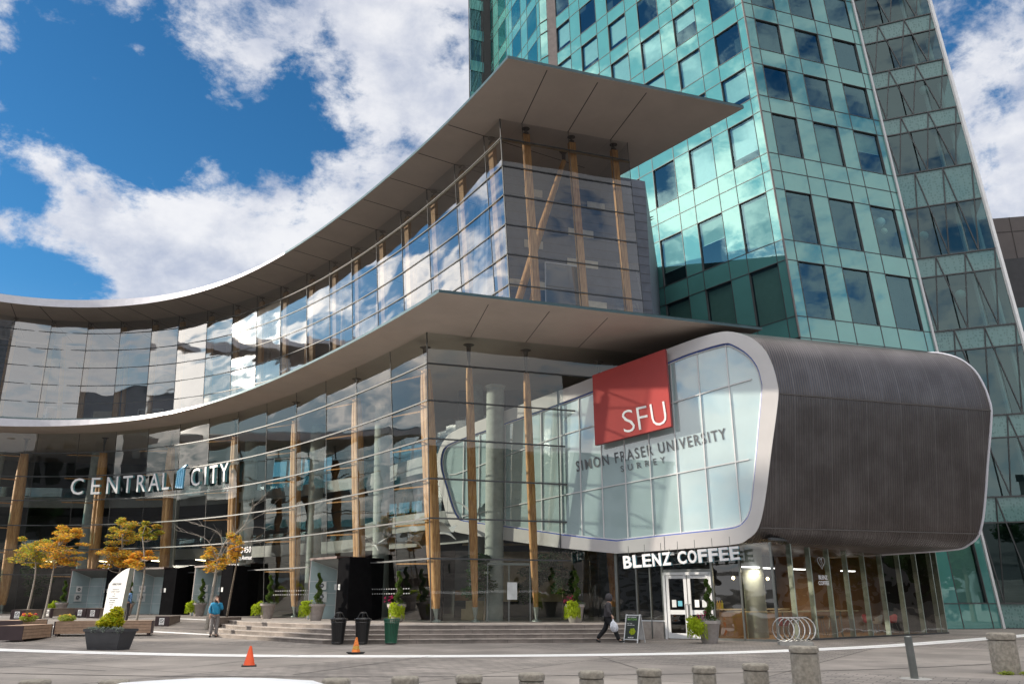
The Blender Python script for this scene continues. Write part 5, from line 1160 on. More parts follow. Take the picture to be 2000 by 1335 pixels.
tree('street_tree', 'half bare tree with twisting grey branches beside the person in blue', (-13.65, 37.75, .2), [(0, 0, 0), (.06, 0, 1.0), (.14, 0, 2.2), (.2, .1, 3.3), (.6, .1, 4.2)], .085, layered(.0, 2.6, 3.5, 1.15, [.3, .6, .15], 7, cnt=210)+layered(.95, 3.75, 4.15, .7, [.25, .6, .2], 4, cnt=120), TM, .065,
     bare=[[(.15, 0, 2.4), (.5, 0, 3.6), (1.4, 0, 4.7), (2.4, .1, 5.3)], [(.3, 0, 3.2), (.9, 0, 4.2), (1.7, 0, 4.5), (2.5, .2, 4.4)], [(.2, 0, 3), (-.4, 0, 3.9), (-1.2, 0, 4.2), (-2.0, 0, 4.35)], [(.3, 0, 3.2), (.2, 0, 4.1), (-.5, 0, 4.5), (-1.4, .3, 4.7)], [(.5, .1, 3.9), (1.2, .1, 4.6), (1.5, .1, 5.4), (1.9, .2, 5.8)], [(.5, 0, 3.4), (1.3, -.1, 3.7), (2.2, -.2, 3.8)]], group=GG)
tree('street_tree', 'thin upright tree right behind the half bare one', (-13.4, 39.5, .4), [(0, 0, 0), (.1, 0, 1.4), (.25, 0, 3.0), (.3, 0, 4.0)], .06, layered(.1, 2.9, 3.6, .7, [.35, .55, .15], 5, cnt=160), TM, .065, bark='bark', group=GG)
# indoor trees
GI = 'dark indoor trees behind the glass'
for (x, y, s_, lb) in ((-1.2, 36.6, 1.0, 'dark leafy indoor tree behind the glass beside the hall corner'), (2.3, 38.6, 1.15, 'large indoor tree right of the concrete column'), (.9, 37.9, .8, 'smaller indoor tree between two slim timber posts'), (-7.6, 42.4, 1.0, 'indoor plant behind the glass left of the nearest porch'), (-9.6, 44.2, .9, 'indoor plant behind the second timber column'), (-33.5, 58.5, 1.1, 'dim indoor tree far left behind the glass')):
    tree('indoor_tree', lb, (x, y, .62), [(0, 0, 0), (.05, 0, .8*s_), (0, 0, 1.7*s_)], .05, [(random.uniform(-.6, .6)*s_, random.uniform(-.4, .4), (1.2+.28*k)*s_, .55*s_, .5*s_, .3*s_, [1], 260) for k in range(6)], ['leaf_dark'], .11, bark='bark', group=GI)
GP = 'grey pots with spiral topiary and lime foliage'
def topiary(loc, label, s=1., flower=False, tilt=0, ball=(-.42, -.1)):
    t = empty('potted_topiary', label, 'potted plant', loc, GP); B = Vector(loc)
    mb = MB(); mb.lathe([(.24*s, 0), (.28*s, .1*s), (.36*s, .58*s), (.40*s, .62*s), (.40*s, .72*s), (.35*s, .72*s), (.33*s, .64*s)], B, 28); mb.build('pot', 'terracotta_grey', t, True)
    mb = MB(); mb.lathe([(.33*s, .66*s), (.01, .68*s)], B, 20); mb.build('soil', 'soil', t)
    mb = MB(); k = 26
    for i in range(k):
        u = i/(k-1); a = u*math.pi*5.2; rr = .09*(1-u*.5)*s; c = B+Vector((math.cos(a)*rr+.06, math.sin(a)*rr, .74*s+1.28*u*s)); r_ = (.155-.085*u)*s; leaves(mb, c, (r_, r_, r_*.75), 130, .022*s+.006, [1], 1, .7, 0)
    mb.build('spiral_shrub', 'leaf_topiary', t)
    mb = MB(); mb.tube([B+Vector((0, 0, .6*s)), B+Vector((.02, 0, 1.8*s))], .02, 6); mb.build('stem', 'bark', t)
    mb = MB(); c = B+Vector((ball[0]*s, ball[1]*s, .56*s)); [leaves(mb, c+Vector((random.uniform(-.16, .16), random.uniform(-.16, .16), random.uniform(-.2, .16)))*s, (.17*s, .17*s, .17*s), 50, .062, [1], 1.1, .5, -.2) for _ in range(18)]
    for _ in range(260):
        a = random.uniform(0, 6.28); p = c+Vector((math.cos(a)*.3*s, math.sin(a)*.3*s, random.uniform(-.35, .1)*s)); mb.tube([p, p+Vector((math.cos(a)*.05, math.sin(a)*.05, -.1))], [.012, .003], 3, caps=False)
    mb.build('lime_foliage', 'leaf_lime', t)
    mb = MB()
    for _ in range(12): a = random.uniform(0, 6.28); leaves(mb, B+Vector((math.cos(a)*.34*s, math.sin(a)*.34*s, .72*s)), (.12, .12, .09), 26, .03, [1])
    mb.build('trailing_foliage', 'leaf_grey', t)
    if flower:
        mb = MB(); 
        for _ in range(9): p = B+Vector((random.uniform(-.5, -.1), random.uniform(-.3, -.1), random.uniform(.8, 1.05)))*1; leaves(mb, p, (.05, .05, .05), 22, .02, [1], 1)
        mb.build('flowers', 'flower_pink', t)
topiary((7.16, 30.75, .0), 'largest potted spiral with lime foliage beside the white coffee shop doors', 1.08, True, ball=(-.45, -.25))
topiary((2.61, 34.7, .6), 'potted spiral with pink flowers at the top right end of the steps', 1.0, True, ball=(-.15, -.38))
topiary((-4.85, 35.3, .6), 'potted spiral standing behind the green litter bin', 1.0, True, ball=(.05, -.35))
topiary((-8.86, 38.0, .6), 'potted spiral left of the nearest entrance porch at the steps', 1.0)
topiary((-12.24, 42.0, .6), 'potted spiral between the nearest porch and the person in blue', 1.0)
topiary((-18.0, 48.3, .6), 'potted spiral beside the porch behind the half bare tree', 1.0)
topiary((-22.6, 49.2, .6), 'potted spiral half hidden right behind the directory slab', 1.0)
topiary((-28.6, 53.2, .6), 'potted spiral farthest left near the leftmost porch', 1.0)

# ------------------------------------------------------------------ plaza furniture
def sticker(par, mbq, loc=None): return mbq.build('no_smoking_sticker', 'white_paint', par, False, True)
def bench(loc, rz, L, label, stick=True):
    t = empty('bench', label, 'bench', loc, 'low wooden benches with dark ends', rz)
    mb = MB(); mb.box(-.28, .28, .0, L, .08, .44); o_ = mb.build('body', 'bench_brown', t, False, True)
    mb = MB()
    for k in range(5): mb.box(-.30+.122*k, -.30+.122*k+.108, -.02, L+.02, .44, .475)
    mb.build('seat_slats', 'bench_brown', t, False, True)
    mb = MB(); mb.box(-.31, .31, -.07, -.0, .02, .47)
    for k in range(9): mb.box(-.30+.068*k, -.30+.068*k+.05, -.085, -.07, .03, .46)
    e = mb.build('dark_end', 'bench_end', t, False, True)
    mb = MB(); mb.box(-.30, .30, L, L+.05, .02, .47); mb.build('dark_end', 'bench_end', t, False, True)
    if stick:
        mb = MB(); mb.box(-.12, .10, -.095, -.088, .10, .40); s_ = mb.build('sticker', 'white_paint', e, False, True)
        mb = MB(); mb.tube([(-.01+.075*math.cos(a), -.098, .28+.075*math.sin(a)) for a in np.linspace(0, 2*math.pi, 17)[:-1]], .011, 4, closed=True); mb.tube([(-.06, -.098, .33), (.04, -.098, .23)], .01, 4); mb.box(-.08, .06, -.099, -.096, .13, .145); mb.build('no_smoking_mark', 'grey_letter', s_, False, True)
    return t
bench((-16.0, 38.6, .30), .14, 1.9, 'low bench with no smoking sticker right of the directory slab')
bench((-13.55, 38.3, .25), -.35, 1.5, 'low bench half hidden behind the person in blue')
bench((-23.6, 40.2, .56), .12, 1.9, 'low bench with sticker nearest the far left edge')
bench((-23.9, 43.4, .6), -.4, 1.8, 'low bench just behind the leftmost stickered bench')
bench((-21.0, 42.2, .6), .0, 1.9, 'low bench immediately left of the directory slab')
bench((-22.4, 43.7, .6), -.1, 1.8, 'low bench two to the left of the directory slab')
def plank_planter(loc, rz, L, label, flowers, W_=.75, H_=.55):
    t = empty('wooden_planter', label, 'planter', loc, None, rz)
    mb = MB()
    for k in range(4): mb.box(-W_/2, W_/2, .02, L, .09+k*.115, .09+k*.115+.105)
    mb.build('plank_box', 'bench_wood', t, False, True)
    for y in (-.03, L): mb = MB(); mb.box(-W_/2-.01, W_/2+.01, y, y+.045, .06, H_+.01); mb.build('dark_end', 'bench_end', t, False, True)
    for x in (-W_/2+.05, W_/2-.05):
        for y in (.1, L-.1): mb = MB(); mb.box(x-.04, x+.04, y-.04, y+.04, 0, .09); mb.build('foot', 'bench_end', t, False, True)
    mb = MB(); mb.box(-W_/2+.02, W_/2-.02, .03, L-.01, H_+.002, H_+.02); mb.build('top_boards', 'bench_wood', t, False, True)
    if flowers:
        c, fy, fm = flowers; mb = MB(); leaves(mb, (c[0], c[1], H_+.12), (.34, .34, .16), 700, .045, [1], .8); mb.build('foliage', 'leaf_olive', t, False, True)
        for f_ in fm:
            mb = MB()
            for _ in range(16): a = random.uniform(0, 6.3); r_ = random.uniform(0, .3); leaves(mb, (c[0]+math.cos(a)*r_, c[1]+math.sin(a)*r_, H_+.22+random.uniform(-.04, .07)), (.035, .035, .035), 26, .028, [1], 1)
            mb.build('flowers', f_, t, False, True)
plank_planter((-18.75, 31.6, .0), .06, 2.2, 'low plank planter seat with dark end nearest the left edge', None, .95)
plank_planter((-20.4, 34.3, .12), .1, 2.2, 'plank planter seat behind the nearest one, topped with pink flowers', ((.55, .3), 0, ['flower_pink', 'leaf_orange']), .95)
plank_planter((-18.5, 34.3, .10), -1.28, 3.6, 'long plank planter with yellow flowers beside the black planter', ((0, .35), 0, ['flower_yellow']), .6)
# black tapered planter
t = empty('black_planter', 'wide black tapered planter with bright yellow green shrub in front of the directory slab', 'planter', (-12.75, 26.9, 0), None, -.28)
mb = MB(); vs = []
for z, k, kd in ((0, .56, .28), (.54, .68, .36), (.54, .71, .40), (.62, .71, .40)):
    vs += [(-k, -kd, z), (k, -kd, z), (k, kd, z), (-k, kd, z)]
mb.add(vs, [(4*j+i, 4*j+(i+1) % 4, 4*j+4+(i+1) % 4, 4*j+4+i) for j in range(3) for i in range(4)]+[(0, 3, 2, 1)]); mb.box(-.4, -.2, -.30, -.28, 0, .05); mb.box(.2, .4, -.30, -.28, 0, .05); mb.build('tub', 'pot_dark', t, False, True)
mb = MB(); mb.add([(-.67, -.36, .58), (.67, -.36, .58), (.67, .36, .58), (-.67, .36, .58)], [(0, 1, 2, 3)]); mb.build('soil', 'soil', t, False, True)
mb = MB()
for c, r, nn in (((0, 0, .85), (.4, .3, .28), 1500), ((.12, 0, 1.08), (.22, .2, .22), 700), ((-.2, -.1, .75), (.3, .2, .2), 500)): leaves(mb, c, r, nn, .05, [.7, .3], .9)
mb.build('shrub', ['leaf_yellow', 'leaf_lime'], t, False, True)
mb = MB()
for k in range(16): leaves(mb, (-.62+.083*k, -.30+random.uniform(-.05, .1), .6), (.12, .14, .10), 60, .035, [1], 1)
mb.build('trailing_foliage', 'leaf_grey', t, False, True)
# directory slab
t = empty('directory_sign', 'tall white directory slab with curved top among the planters', 'sign', (-18.45, 38.1, .30), None, R(-22))
t.scale = (1.08, 1.0, 1.06)
pr = [(0, -.1), (.93, -.1), (1.16, 2.42), (.95, 2.37), (.72, 2.26), (.5, 2.12), (.3, 1.96), (.12, 1.76)]
mb = MB(); n = len(pr); vs = [(x, -.13, z) for x, z in pr]+[(x, .13, z) for x, z in pr]; mb.add(vs, [tuple(range(n))], 0); mb.add(vs, [tuple(range(n, 2*n))[::-1]]+[(i, (i+1) % n, n+(i+1) % n, n+i) for i in range(n)], 1); mb.build('slab', ['white_paint', 'galvanised'], t, False, True)
mb = MB(); text(mb, 'DIRECTORY', (.33, -.135, 1.72), (1, 0, 0), (0, 0, 1), .5, .085, .004, .02)
for k, (s_, w_) in enumerate((('FRASER HEALTH', .36), ('UNIVERSITY OF SURREY', .52), ('SFU', .1), ('WALLET', .2), ('CENTRAL BOARDROOM', .5), ('RETAIL SHOPS', .3), ('RESTAURANTS', .32), ('HOTEL', .2), ('TAXI', .12))): text(mb, s_, (.56-.02*k-w_/2, -.135, 1.52-.088*k), (1, 0, 0), (0, 0, 1), w_, .042, .003)
mb.build('lettering', 'grey_letter', t, False, True)
# litter bins
def bin_(loc, m_, label, lid):
    t = empty('litter_bin', label, 'litter bin', loc); k = 26
    for i in range(k):
        pass
    mb = MB()
    for i in range(k):
        a = 2*math.pi*i/k; ca, sa = math.cos(a), math.sin(a); prof = [(.20, .06), (.225, .35), (.25, .62), (.262, .76), (.295, .85)]
        for (r0, z0), (r1, z1) in zip(prof[:-1], prof[1:]): mb.beam((r0*ca, r0*sa, z0), (r1*ca, r1*sa, z1), .042, .008, up=(ca, sa, 0))
    mb.build('slats', m_, t, False, True)
    mb = MB()
    for r_, z in ((.205, .07), (.268, .74), (.298, .85)): mb.tube([(r_*math.cos(a), r_*math.sin(a), z) for a in np.linspace(0, 2*math.pi, 25)[:-1]], .013, 6, closed=True)
    mb.build('hoops', m_, t, False, True)
    mb = MB(); mb.lathe([(.19, .03), (.20, .08), (.215, .35), (.238, .7), (.225, .7), (.2, .2)], (0, 0, 0), 24); mb.build('liner', 'rubber', t, True, True)
    if lid:
        mb = MB(); mb.lathe([(.26, .86), (.25, .88), (.16, .89), (.15, .88)], (0, 0, 0), 24); mb.lathe([(.13, 1.03), (.13, 1.05), (.08, 1.08), (.01, 1.09)], (0, 0, 0), 20); mb.build('bonnet', m_, t, True, True)
        for a in (0, 1.57, 3.14, 4.71): mb = MB(); mb.tube([(.2*math.cos(a), .2*math.sin(a), .87), (.11*math.cos(a), .11*math.sin(a), 1.04)], .01, 5); mb.build('lid_strut', m_, t, False, True)
    return t
bin_((-6.11, 29.76, 0), 'bin_black', 'black slatted litter bin, left of the two with raised lids', True)
bin_((-5.26, 29.76, 0), 'bin_black', 'black slatted litter bin in the middle, behind the worn cone', True)
bin_((-4.24, 29.76, 0), 'bin_green', 'dark green open litter bin in front of the steps', False)
def cone(loc, m_, label, rz, worn):
    t = empty('traffic_cone', label, 'cone', loc, None, rz); mb = MB()
    mb.lathe([(.135, .03), (.125, .05), (.03, .43), (.022, .45), (.0, .452)], (0, 0, 0), 20, caps=False); mb.build('body', m_, t, True, True)
    mb = MB(); mb.box(-.17, .17, -.17, .17, 0, .03); mb.build('base', 'rubber', t, False, True)
    if worn: mb = MB(); mb.lathe([(.103, .13), (.075, .24)], (0, 0, 0), 20, caps=False); mb.v = [(x*1.03, y*1.03, z) for x, y, z in mb.v]; mb.build('yellow_patch', 'flower_yellow', t, True, True); mb = MB(); mb.box(-.21, .21, -.16, .18, .03, .055); mb.build('second_base', 'rubber', t, False, True)
cone((-6.23, 20.3, 0), 'cone_orange', 'clean orange traffic cone nearest the camera', .3, False)
cone((-4.54, 24.79, 0), 'cone_orange_worn', 'scuffed orange cone with yellow band in front of the bins', .7, True)
# bollards
def bollard_mesh(r, h, cap, below=0.0):
    mb = MB(); mb.lathe([(r*1.0, -below), (r*1.0, h-cap-.02), (r*.98, h-cap-.012), (r*.9, h-cap)], (0, 0, 0), 32); return mb
def bollard(loc, r, h, cap, label, grp):
    t = empty('bollard', label, 'bollard', loc, grp)
    bollard_mesh(r, h, cap).build('shaft', 'bollard_concrete', t, True, True)
    mb = MB(); mb.lathe([(r*.92, h-cap), (r*1.05, h-cap+.008), (r*1.06, h-cap*.3), (r*1.0, h-cap*.1), (r*.92, h), (.01, h+.004)], (0, 0, 0), 32); mb.build('cap', 'bollard_concrete', t, True, True)
    return t
bs = [(-6.25, 11.3), (-5.19, 11.25), (-4.16, 11.2), (-3.16, 11.27), (-2.34, 11.47), (-1.46, 11.77), (-.6, 12.01), (.28, 12.33), (1.17, 12.68), (2.08, 13.04), (3.03, 13.55), (4.0, 14.1)]
blabels = ['short concrete bollard at the bottom left corner of the picture', 'short concrete bollard second from the left, left of the white car roof', 'short concrete bollard behind the middle of the white car roof', 'short concrete bollard at the right end of the white car roof', 'short concrete bollard below the worn cone, first right of the car roof', 'short concrete bollard below the green litter bin', 'short concrete bollard seventh from the left, right of the green bin', 'short concrete bollard in the bottom row nearest the picture centre', 'short concrete bollard below the walking person in black', 'short concrete bollard below the standing blackboard sign', 'short concrete bollard below the lime potted spiral', 'short concrete bollard just left of the taller bollard by the bike rack']
b0 = bollard((bs[0][0], bs[0][1], 0), .18, .5, .10, blabels[0], 'short concrete bollards along the kerb')
for (x, y), lb in zip(bs[1:], blabels[1:]): copy_thing(b0, (x, y, 0), random.uniform(0, 6), lb, (1+.12*(x > 3.5), 1+.12*(x > 3.5), 1))
bollard((4.62, 13.5, 0), .215, .8, .10, 'taller sunlit concrete bollard in front of the bike rack', None)
bollard((10.55, 18.3, 0), .27, .82, .14, 'stout concrete bollard at the right edge with weeds at its foot', None)
t = empty('weeds', 'small green weeds at the foot of the stout bollard', 'weeds', (10.3, 18.0, 0)); mb = MB(); leaves(mb, (10.35, 17.98, .03), (.18, .06, .04), 90, .035, [1], .9); leaves(mb, (10.75, 18.0, .03), (.14, .06, .03), 60, .03, [1], .9); mb.build('leaves', 'leaf_olive', t)
t = empty('steel_post', 'slim grey steel post standing alone at lower right', 'post', (8.02, 17.1, 0)); mb = MB(); mb.tube([(8.0, 17.1, 0), (7.98, 17.1, .79)], .075, 20); mb.lathe([(.075, .79), (.06, .805), (.01, .81)], (7.98, 17.1, 0), 20, caps=False); mb.build('tube', 'steel', t, True)
mb = MB(); mb.lathe([(.3, .004), (.28, .012), (.01, .012)], (8.02, 17.1, 0), 24); mb.build('footing', 'concrete', t)
# bike rack
t = empty('bike_rack', 'spiral bike rack of five shiny steel rings by the coffee shop', 'bike rack', (9.8, 29.4, 0), None, R(-8))
mb = MB(); mb.box(-.55, .55, -.28, .28, 0, .12); mb.build('concrete_base', 'concrete', t, False, True)
for k in range(5): mb = MB(); mb.tube([(-.38+.19*k+.36*math.cos(a), .05*math.sin(a*2)-.12+.06*k, .52+.39*math.sin(a)) for a in np.linspace(0, 2*math.pi, 41)[:-1]], .022, 8, closed=True); mb.build('ring', 'chrome', t, True, True)
# blackboard
t = empty('sandwich_board', 'folding blackboard sign with green lettering beside the coffee shop steps', 'sign', (4.5, 31.2, 0), None, R(-34))
for sgn in (-1, 1):
    mb = MB(); y0, y1 = sgn*.33, sgn*.03
    for x in (-.27, .27): mb.beam((x, y0, 0), (x, y1, .98), .035, .03, up=(0, 1, 0))
    for f in (.12, .97): mb.beam((-.27, y0+(y1-y0)*f, .98*f), (.27, y0+(y1-y0)*f, .98*f), .03, .035)
    fr_ = mb.build('frame', 'white_trim', t, False, True)
    mb = MB(); f0, f1 = .14, .96; mb.quad((-.25, y0+(y1-y0)*f0, .98*f0), (.25, y0+(y1-y0)*f0, .98*f0), (.25, y0+(y1-y0)*f1, .98*f1), (-.25, y0+(y1-y0)*f1, .98*f1)); bd = mb.build('board', 'board_black' if sgn < 0 else 'white_paint', fr_, False, True)
    if sgn < 0:
        up = Vector((0, y1-y0, .98)).normalized(); O = lambda x, f: Vector((x, y0+(y1-y0)*f-.006, .98*f))
        mb = MB(); text(mb, 'NEW ORGANIC', O(-.2, .88), (1, 0, 0), up, .36, .045, .003); text(mb, 'HOT TEA', O(-.2, .66), (1, 0, 0), up, .2, .035, .003); text(mb, 'ICED MATCHA', O(-.2, .6), (1, 0, 0), up, .3, .035, .003); text(mb, 'BLENZ', O(-.12, .17), (1, 0, 0), up, .22, .04, .003, .02); mb.build('white_lettering', 'white_letter', bd, False, True)
        mb = MB(); text(mb, 'MATCHA', O(-.2, .79), (1, 0, 0), up, .38, .075, .003, .02); mb.build('green_lettering', 'green_print', bd, False, True)
        mb = MB(); c = O(.03, .40); 
        for a, r_ in ((0, .11), (1.1, .1), (2.2, .09), (3.4, .1), (4.6, .1), (5.5, .1)):
            q = c+Vector((math.cos(a)*.07, 0, 0))+up*math.sin(a)*.07; mb.add([q+Vector((math.cos(b)*r_*.6, 0, 0))+up*math.sin(b)*r_*.6 for b in np.linspace(0, 6.28, 13)[:-1]], [tuple(range(12))])
        mb.v = [(x, y-.002*i_/80, z) for i_, (x, y, z) in enumerate(mb.v)]; mb.build('green_drawing', 'leaf_lime', bd, False, True)
# ------------------------------------------------------------------ white car in front
car = empty('parked_car', 'white car roof just showing at the bottom edge of the picture', 'car', (-1.62, 4.1, -.3), None, 0)
def loft(sections, n=None):
    mb = MB(); k = len(sections[0]); 
    for s_ in sections: mb.v += s_
    for j in range(len(sections)-1):
        for i in range(k-1): mb.f.append((j*k+i, j*k+i+1, (j+1)*k+i+1, (j+1)*k+i)); mb.m.append(0)
    return mb
sec = []
for y, zt, zs, hw in ((-2.2, .55, .45, .70), (-2.1, .75, .55, .80), (-1.4, .95, .72, .86), (-.9, 1.0, .82, .88), (.9, 1.0, .82, .88), (1.6, .98, .78, .87), (2.15, .85, .6, .80), (2.25, .6, .5, .72)):
    sec.append([(-hw*.8, y, .22), (-hw, y, .35), (-hw, y, zs), (-hw*.86, y, zt-.02), (0, y, zt), (hw*.86, y, zt-.02), (hw, y, zs), (hw, y, .35), (hw*.8, y, .22)])
mb = loft(sec); mb.add(sec[0], [tuple(range(9))]); mb.add(sec[-1], [tuple(range(9))[::-1]]); mb.build('body', 'car_white', car, True, True)
sec = []
for y, z, hw in ((-.95, 1.0, .80), (-.35, 1.30, .66), (0, 1.372, .62), (.5, 1.395, .62), (.9, 1.37, .62), (1.3, 1.26, .66), (1.75, 1.0, .78)):
    sec.append([(-.80, y, .98), (-hw*1.05, y, z-.07), (-hw*.75, y, z-.016), (-hw*.35, y, z-.003), (0, y, z), (hw*.35, y, z-.003), (hw*.75, y, z-.016), (hw*1.05, y, z-.07), (.80, y, .98)])
mb = loft(sec); mb.m = [1 if (i % 8 in (0, 7) or (i//8) in (0, 5)) else 0 for i in range(len(mb.f))]; mb.build('roof_and_windows', ['car_white', 'car_glass'], car, True, True)
for x in (-.8, .8):
    for y in (-1.4, 1.4):
        mb = MB(); mb.tube([(x-.1, y, .32), (x+.1, y, .32)], .32, 24); w_ = mb.build('wheel', 'rubber', car, True, True); mb = MB(); sg = 1 if x > 0 else -1; mb.tube([(x+sg*.101, y, .32), (x+sg*.11, y, .32)], .2, 20); mb.build('rim', 'steel', w_, False, True)
for x in (-.62, .62): mb = MB(); mb.box(x-.13, x+.13, -2.16, -2.05, .56, .68); mb.build('headlight', 'lamp_white', car, False, True); mb = MB(); mb.box(x-.12, x+.12, 2.12, 2.24, .62, .76); mb.build('tail_light', 'sign_red', car, False, True)
# ------------------------------------------------------------------ people
def skin(name, chains, m_, parent, sub=1, root=None):
    """one continuous surface grown round a skeleton; chains of (x, y, z, radius), shared joints are merged"""
    V, E_, rd = [], [], []; key = {}
    for ch in chains:
        last = None
        for (x, y, z, r) in ch:
            k = (round(x, 4), round(y, 4), round(z, 4))
            if k not in key: key[k] = len(V); V.append((x, y, z)); rd.append(r)
            i = key[k]
            if last is not None and last != i: E_.append((last, i))
            last = i
    me = bpy.data.meshes.new(name); me.from_pydata(V, E_, []); o = bpy.data.objects.new(name, me); COL.objects.link(o)
    md = o.modifiers.new('s', 'SKIN'); md.use_smooth_shade = True
    sv = me.skin_vertices[0].data
    for i, r in enumerate(rd): rr = r if isinstance(r, tuple) else (r, r); sv[i].radius = rr
    for s_ in sv: s_.use_root = False
    sv[0].use_root = True
    if sub: ms_ = o.modifiers.new('u', 'SUBSURF'); ms_.levels = sub; ms_.render_levels = sub
    dg = bpy.context.evaluated_depsgraph_get(); dg.update(); m2 = bpy.data.meshes.new_from_object(o.evaluated_get(dg)); m2.name = name
    bpy.data.objects.remove(o); bpy.data.meshes.remove(me); m2.materials.clear(); m2.materials.append(M[m_])
    m2.polygons.foreach_set('use_smooth', [True]*len(m2.polygons)); m2.polygons.foreach_set('material_index', [0]*len(m2.polygons))
    o = bpy.data.objects.new(name, m2); COL.objects.link(o); o.parent = parent; return o
def hand(wrist, d, side, curl=.5):
    """palm and five bent fingers from the wrist along d"""
    W_ = Vector(wrist); d = Vector(d).normalized(); s = Vector(side); s = (s-d*s.dot(d)).normalized(); n = d.cross(s); ch = []
    P = W_+d*.075; ch.append([(*W_, .022), (*(W_+d*.045), (.030)), (*P, .028)])
    for k, (o, L) in enumerate(((-.026, .065), (-.009, .075), (.009, .07), (.025, .055))):
        b = P+s*o; p1 = b+d*L*.5+n*L*.12*curl; p2 = p1+(d*(1-curl*.5)+n*curl).normalized()*L*.3; p3 = p2+(d*(.7-curl*.6)+n*curl*1.3).normalized()*L*.25
        ch.append([(*P, .028), (*(b), .010), (*p1, .009), (*p2, .008), (*p3, .007)])
    a = W_+d*.03; t1 = a-s*.035+n*.01; t2 = t1+(d*.8-s*.35+n*.3*curl).normalized()*.035; t3 = t2+(d-s*.05+n*.2).normalized()*.026
    ch.append([(*(W_+d*.045), .030), (*t1, .013), (*t2, .011), (*t3, .009)]); return ch
def head(mb, c, r=.105, yaw=0, mskin=0):
    """head with brow, nose, chin, ears; faces -Y before yaw"""
    n, m_ = 20, 16; vs = []
    for j in range(m_+1):
        ph = math.pi*j/m_; 
        for i in range(n):
            th = 2*math.pi*i/n; x, y, z = math.sin(ph)*math.cos(th), math.sin(ph)*math.sin(th), math.cos(ph)
            X, Y, Z = x*.78, y*.95, z*1.22
            if z < -.1: X *= 1+.30*(z+.1); Y *= 1+.12*(z+.1)
            if y < 0:
                fx = abs(x)
                if fx < .2 and -.30 < z < .12: Y -= .20*(1-fx/.2)*(1-abs(z+.16)/.28 if abs(z+.16) < .28 else 0)
                if .05 < z < .25 and .12 < fx < .55: Y += .07
                if fx < .35 and -.62 < z < -.45: Y -= .04
                if fx < .3 and z < -.75: Y -= .08
            vs.append((X*r, Y*r, Z*r))
    fs = [(j*n+i, j*n+(i+1) % n, (j+1)*n+(i+1) % n, (j+1)*n+i) for j in range(m_) for i in range(n)]
    cy_, sy_ = math.cos(yaw), math.sin(yaw)
    def T(v): return (c[0]+v[0]*cy_-v[1]*sy_, c[1]+v[0]*sy_+v[1]*cy_, c[2]+v[2])
    mb.add([T(v) for v in vs], fs, 0)
    for sx in (-1, 1):
        k = len(mb.v); e = MB(); e.lathe([(.001, -.03), (.014, -.02), (.018, .01), (.012, .03), (.001, .034)], (sx*.078, .01, -.01), 8, sx=.5); mb.add([T(v) for v in e.v], e.f, 0)
        e = MB(); e.lathe([(.001, -.008), (.011, -.004), (.011, .004), (.001, .008)], (sx*.034, -.088, .016), 8, sy=.5); mb.add([T(v) for v in e.v], e.f, 1)
    e = MB(); e.lathe([(.001, -.006), (.024, -.003), (.024, .003), (.001, .006)], (0, -.092, -.058), 10, sy=.4); mb.add([T(v) for v in e.v], e.f, 2)
def person(name, label, loc, rz): return empty(name, label, 'person', loc, None, rz)
# woman in a blue jacket, facing the camera, left hand raised to her face
t = person('person', 'person in bright blue jacket and grey trousers holding a hand to the face', (-12.44, 35.3, .02), R(18))
Hh = (0, -.03, 1.50)
body = [[(0, 0, .92, (.13, .10)), (0, 0, 1.1, (.12, .09)), (0, 0, 1.28, (.14, .10)), (0, -.01, 1.36, .06), (0, -.02, 1.44, .05)]]
LW, RW = (-.20, -.06, .86), (.05, -.165, 1.43)
body += [[(0, 0, 1.28, (.14, .10)), (-.17, 0, 1.30, .05), (-.235, .02, 1.07, .038), (*LW, .022)], [(0, 0, 1.28, (.14, .10)), (.17, 0, 1.30, .05), (.235, -.05, 1.08, .038), (*RW, .022)]]
body += [[(0, 0, .92, (.13, .10)), (-.095, 0, .86, .075), (-.11, -.02, .48, .05), (-.12, .02, .09, .035), (-.14, -.13, .035, .03)], [(0, 0, .92, (.13, .10)), (.095, 0, .86, .075), (.10, -.01, .48, .05), (.095, .0, .09, .035), (.11, -.15, .035, .03)]]
body += hand(LW, (.05, -.1, -1), (1, 0, 0), .5)+hand(RW, (-.25, .25, .9), (1, 0, 0), .9)
bo = skin('body', body, 'skin', t, 1)
mb = MB(); head(mb, Hh, .105, 0); mb.build('head', ['skin', 'hair_dark', 'flower_pink'], t, True, True)
skin('jacket', [[(0, 0, .86, (.19, .15)), (0, 0, .98, (.185, .145)), (0, 0, 1.15, (.18, .135)), (0, 0, 1.30, (.17, .12)), (0, -.01, 1.385, (.085, .085)), (0, -.01, 1.42, (.10, .10))], [(0, 0, 1.30, (.17, .12)), (-.18, 0, 1.29, .078), (-.245, .02, 1.07, .068), (-.205, -.05, .91, .05)], [(0, 0, 1.30, (.17, .12)), (.18, 0, 1.29, .078), (.25, -.05, 1.08, .07), (.09, -.15, 1.36, .05)]], 'jacket_blue', t, 2)
skin('trousers', [[(0, 0, .93, (.155, .12)), (-.095, 0, .80, .105), (-.11, -.02, .48, .078), (-.12, .01, .08, .07)], [(0, 0, .93, (.155, .12)), (.095, 0, .80, .105), (.10, -.01, .48, .078), (.095, -.0, .08, .07)]], 'trouser_grey', t, 2)
for (x, y) in ((-.12, .0), (.095, -.02)): skin('shoe', [[(x, y+.05, .045, .045), (x-.01, y-.08, .04, .048), (x-.02, y-.18, .03, .035)]], 'shoe', t, 2)
mb = MB(); c = Vector(Hh)
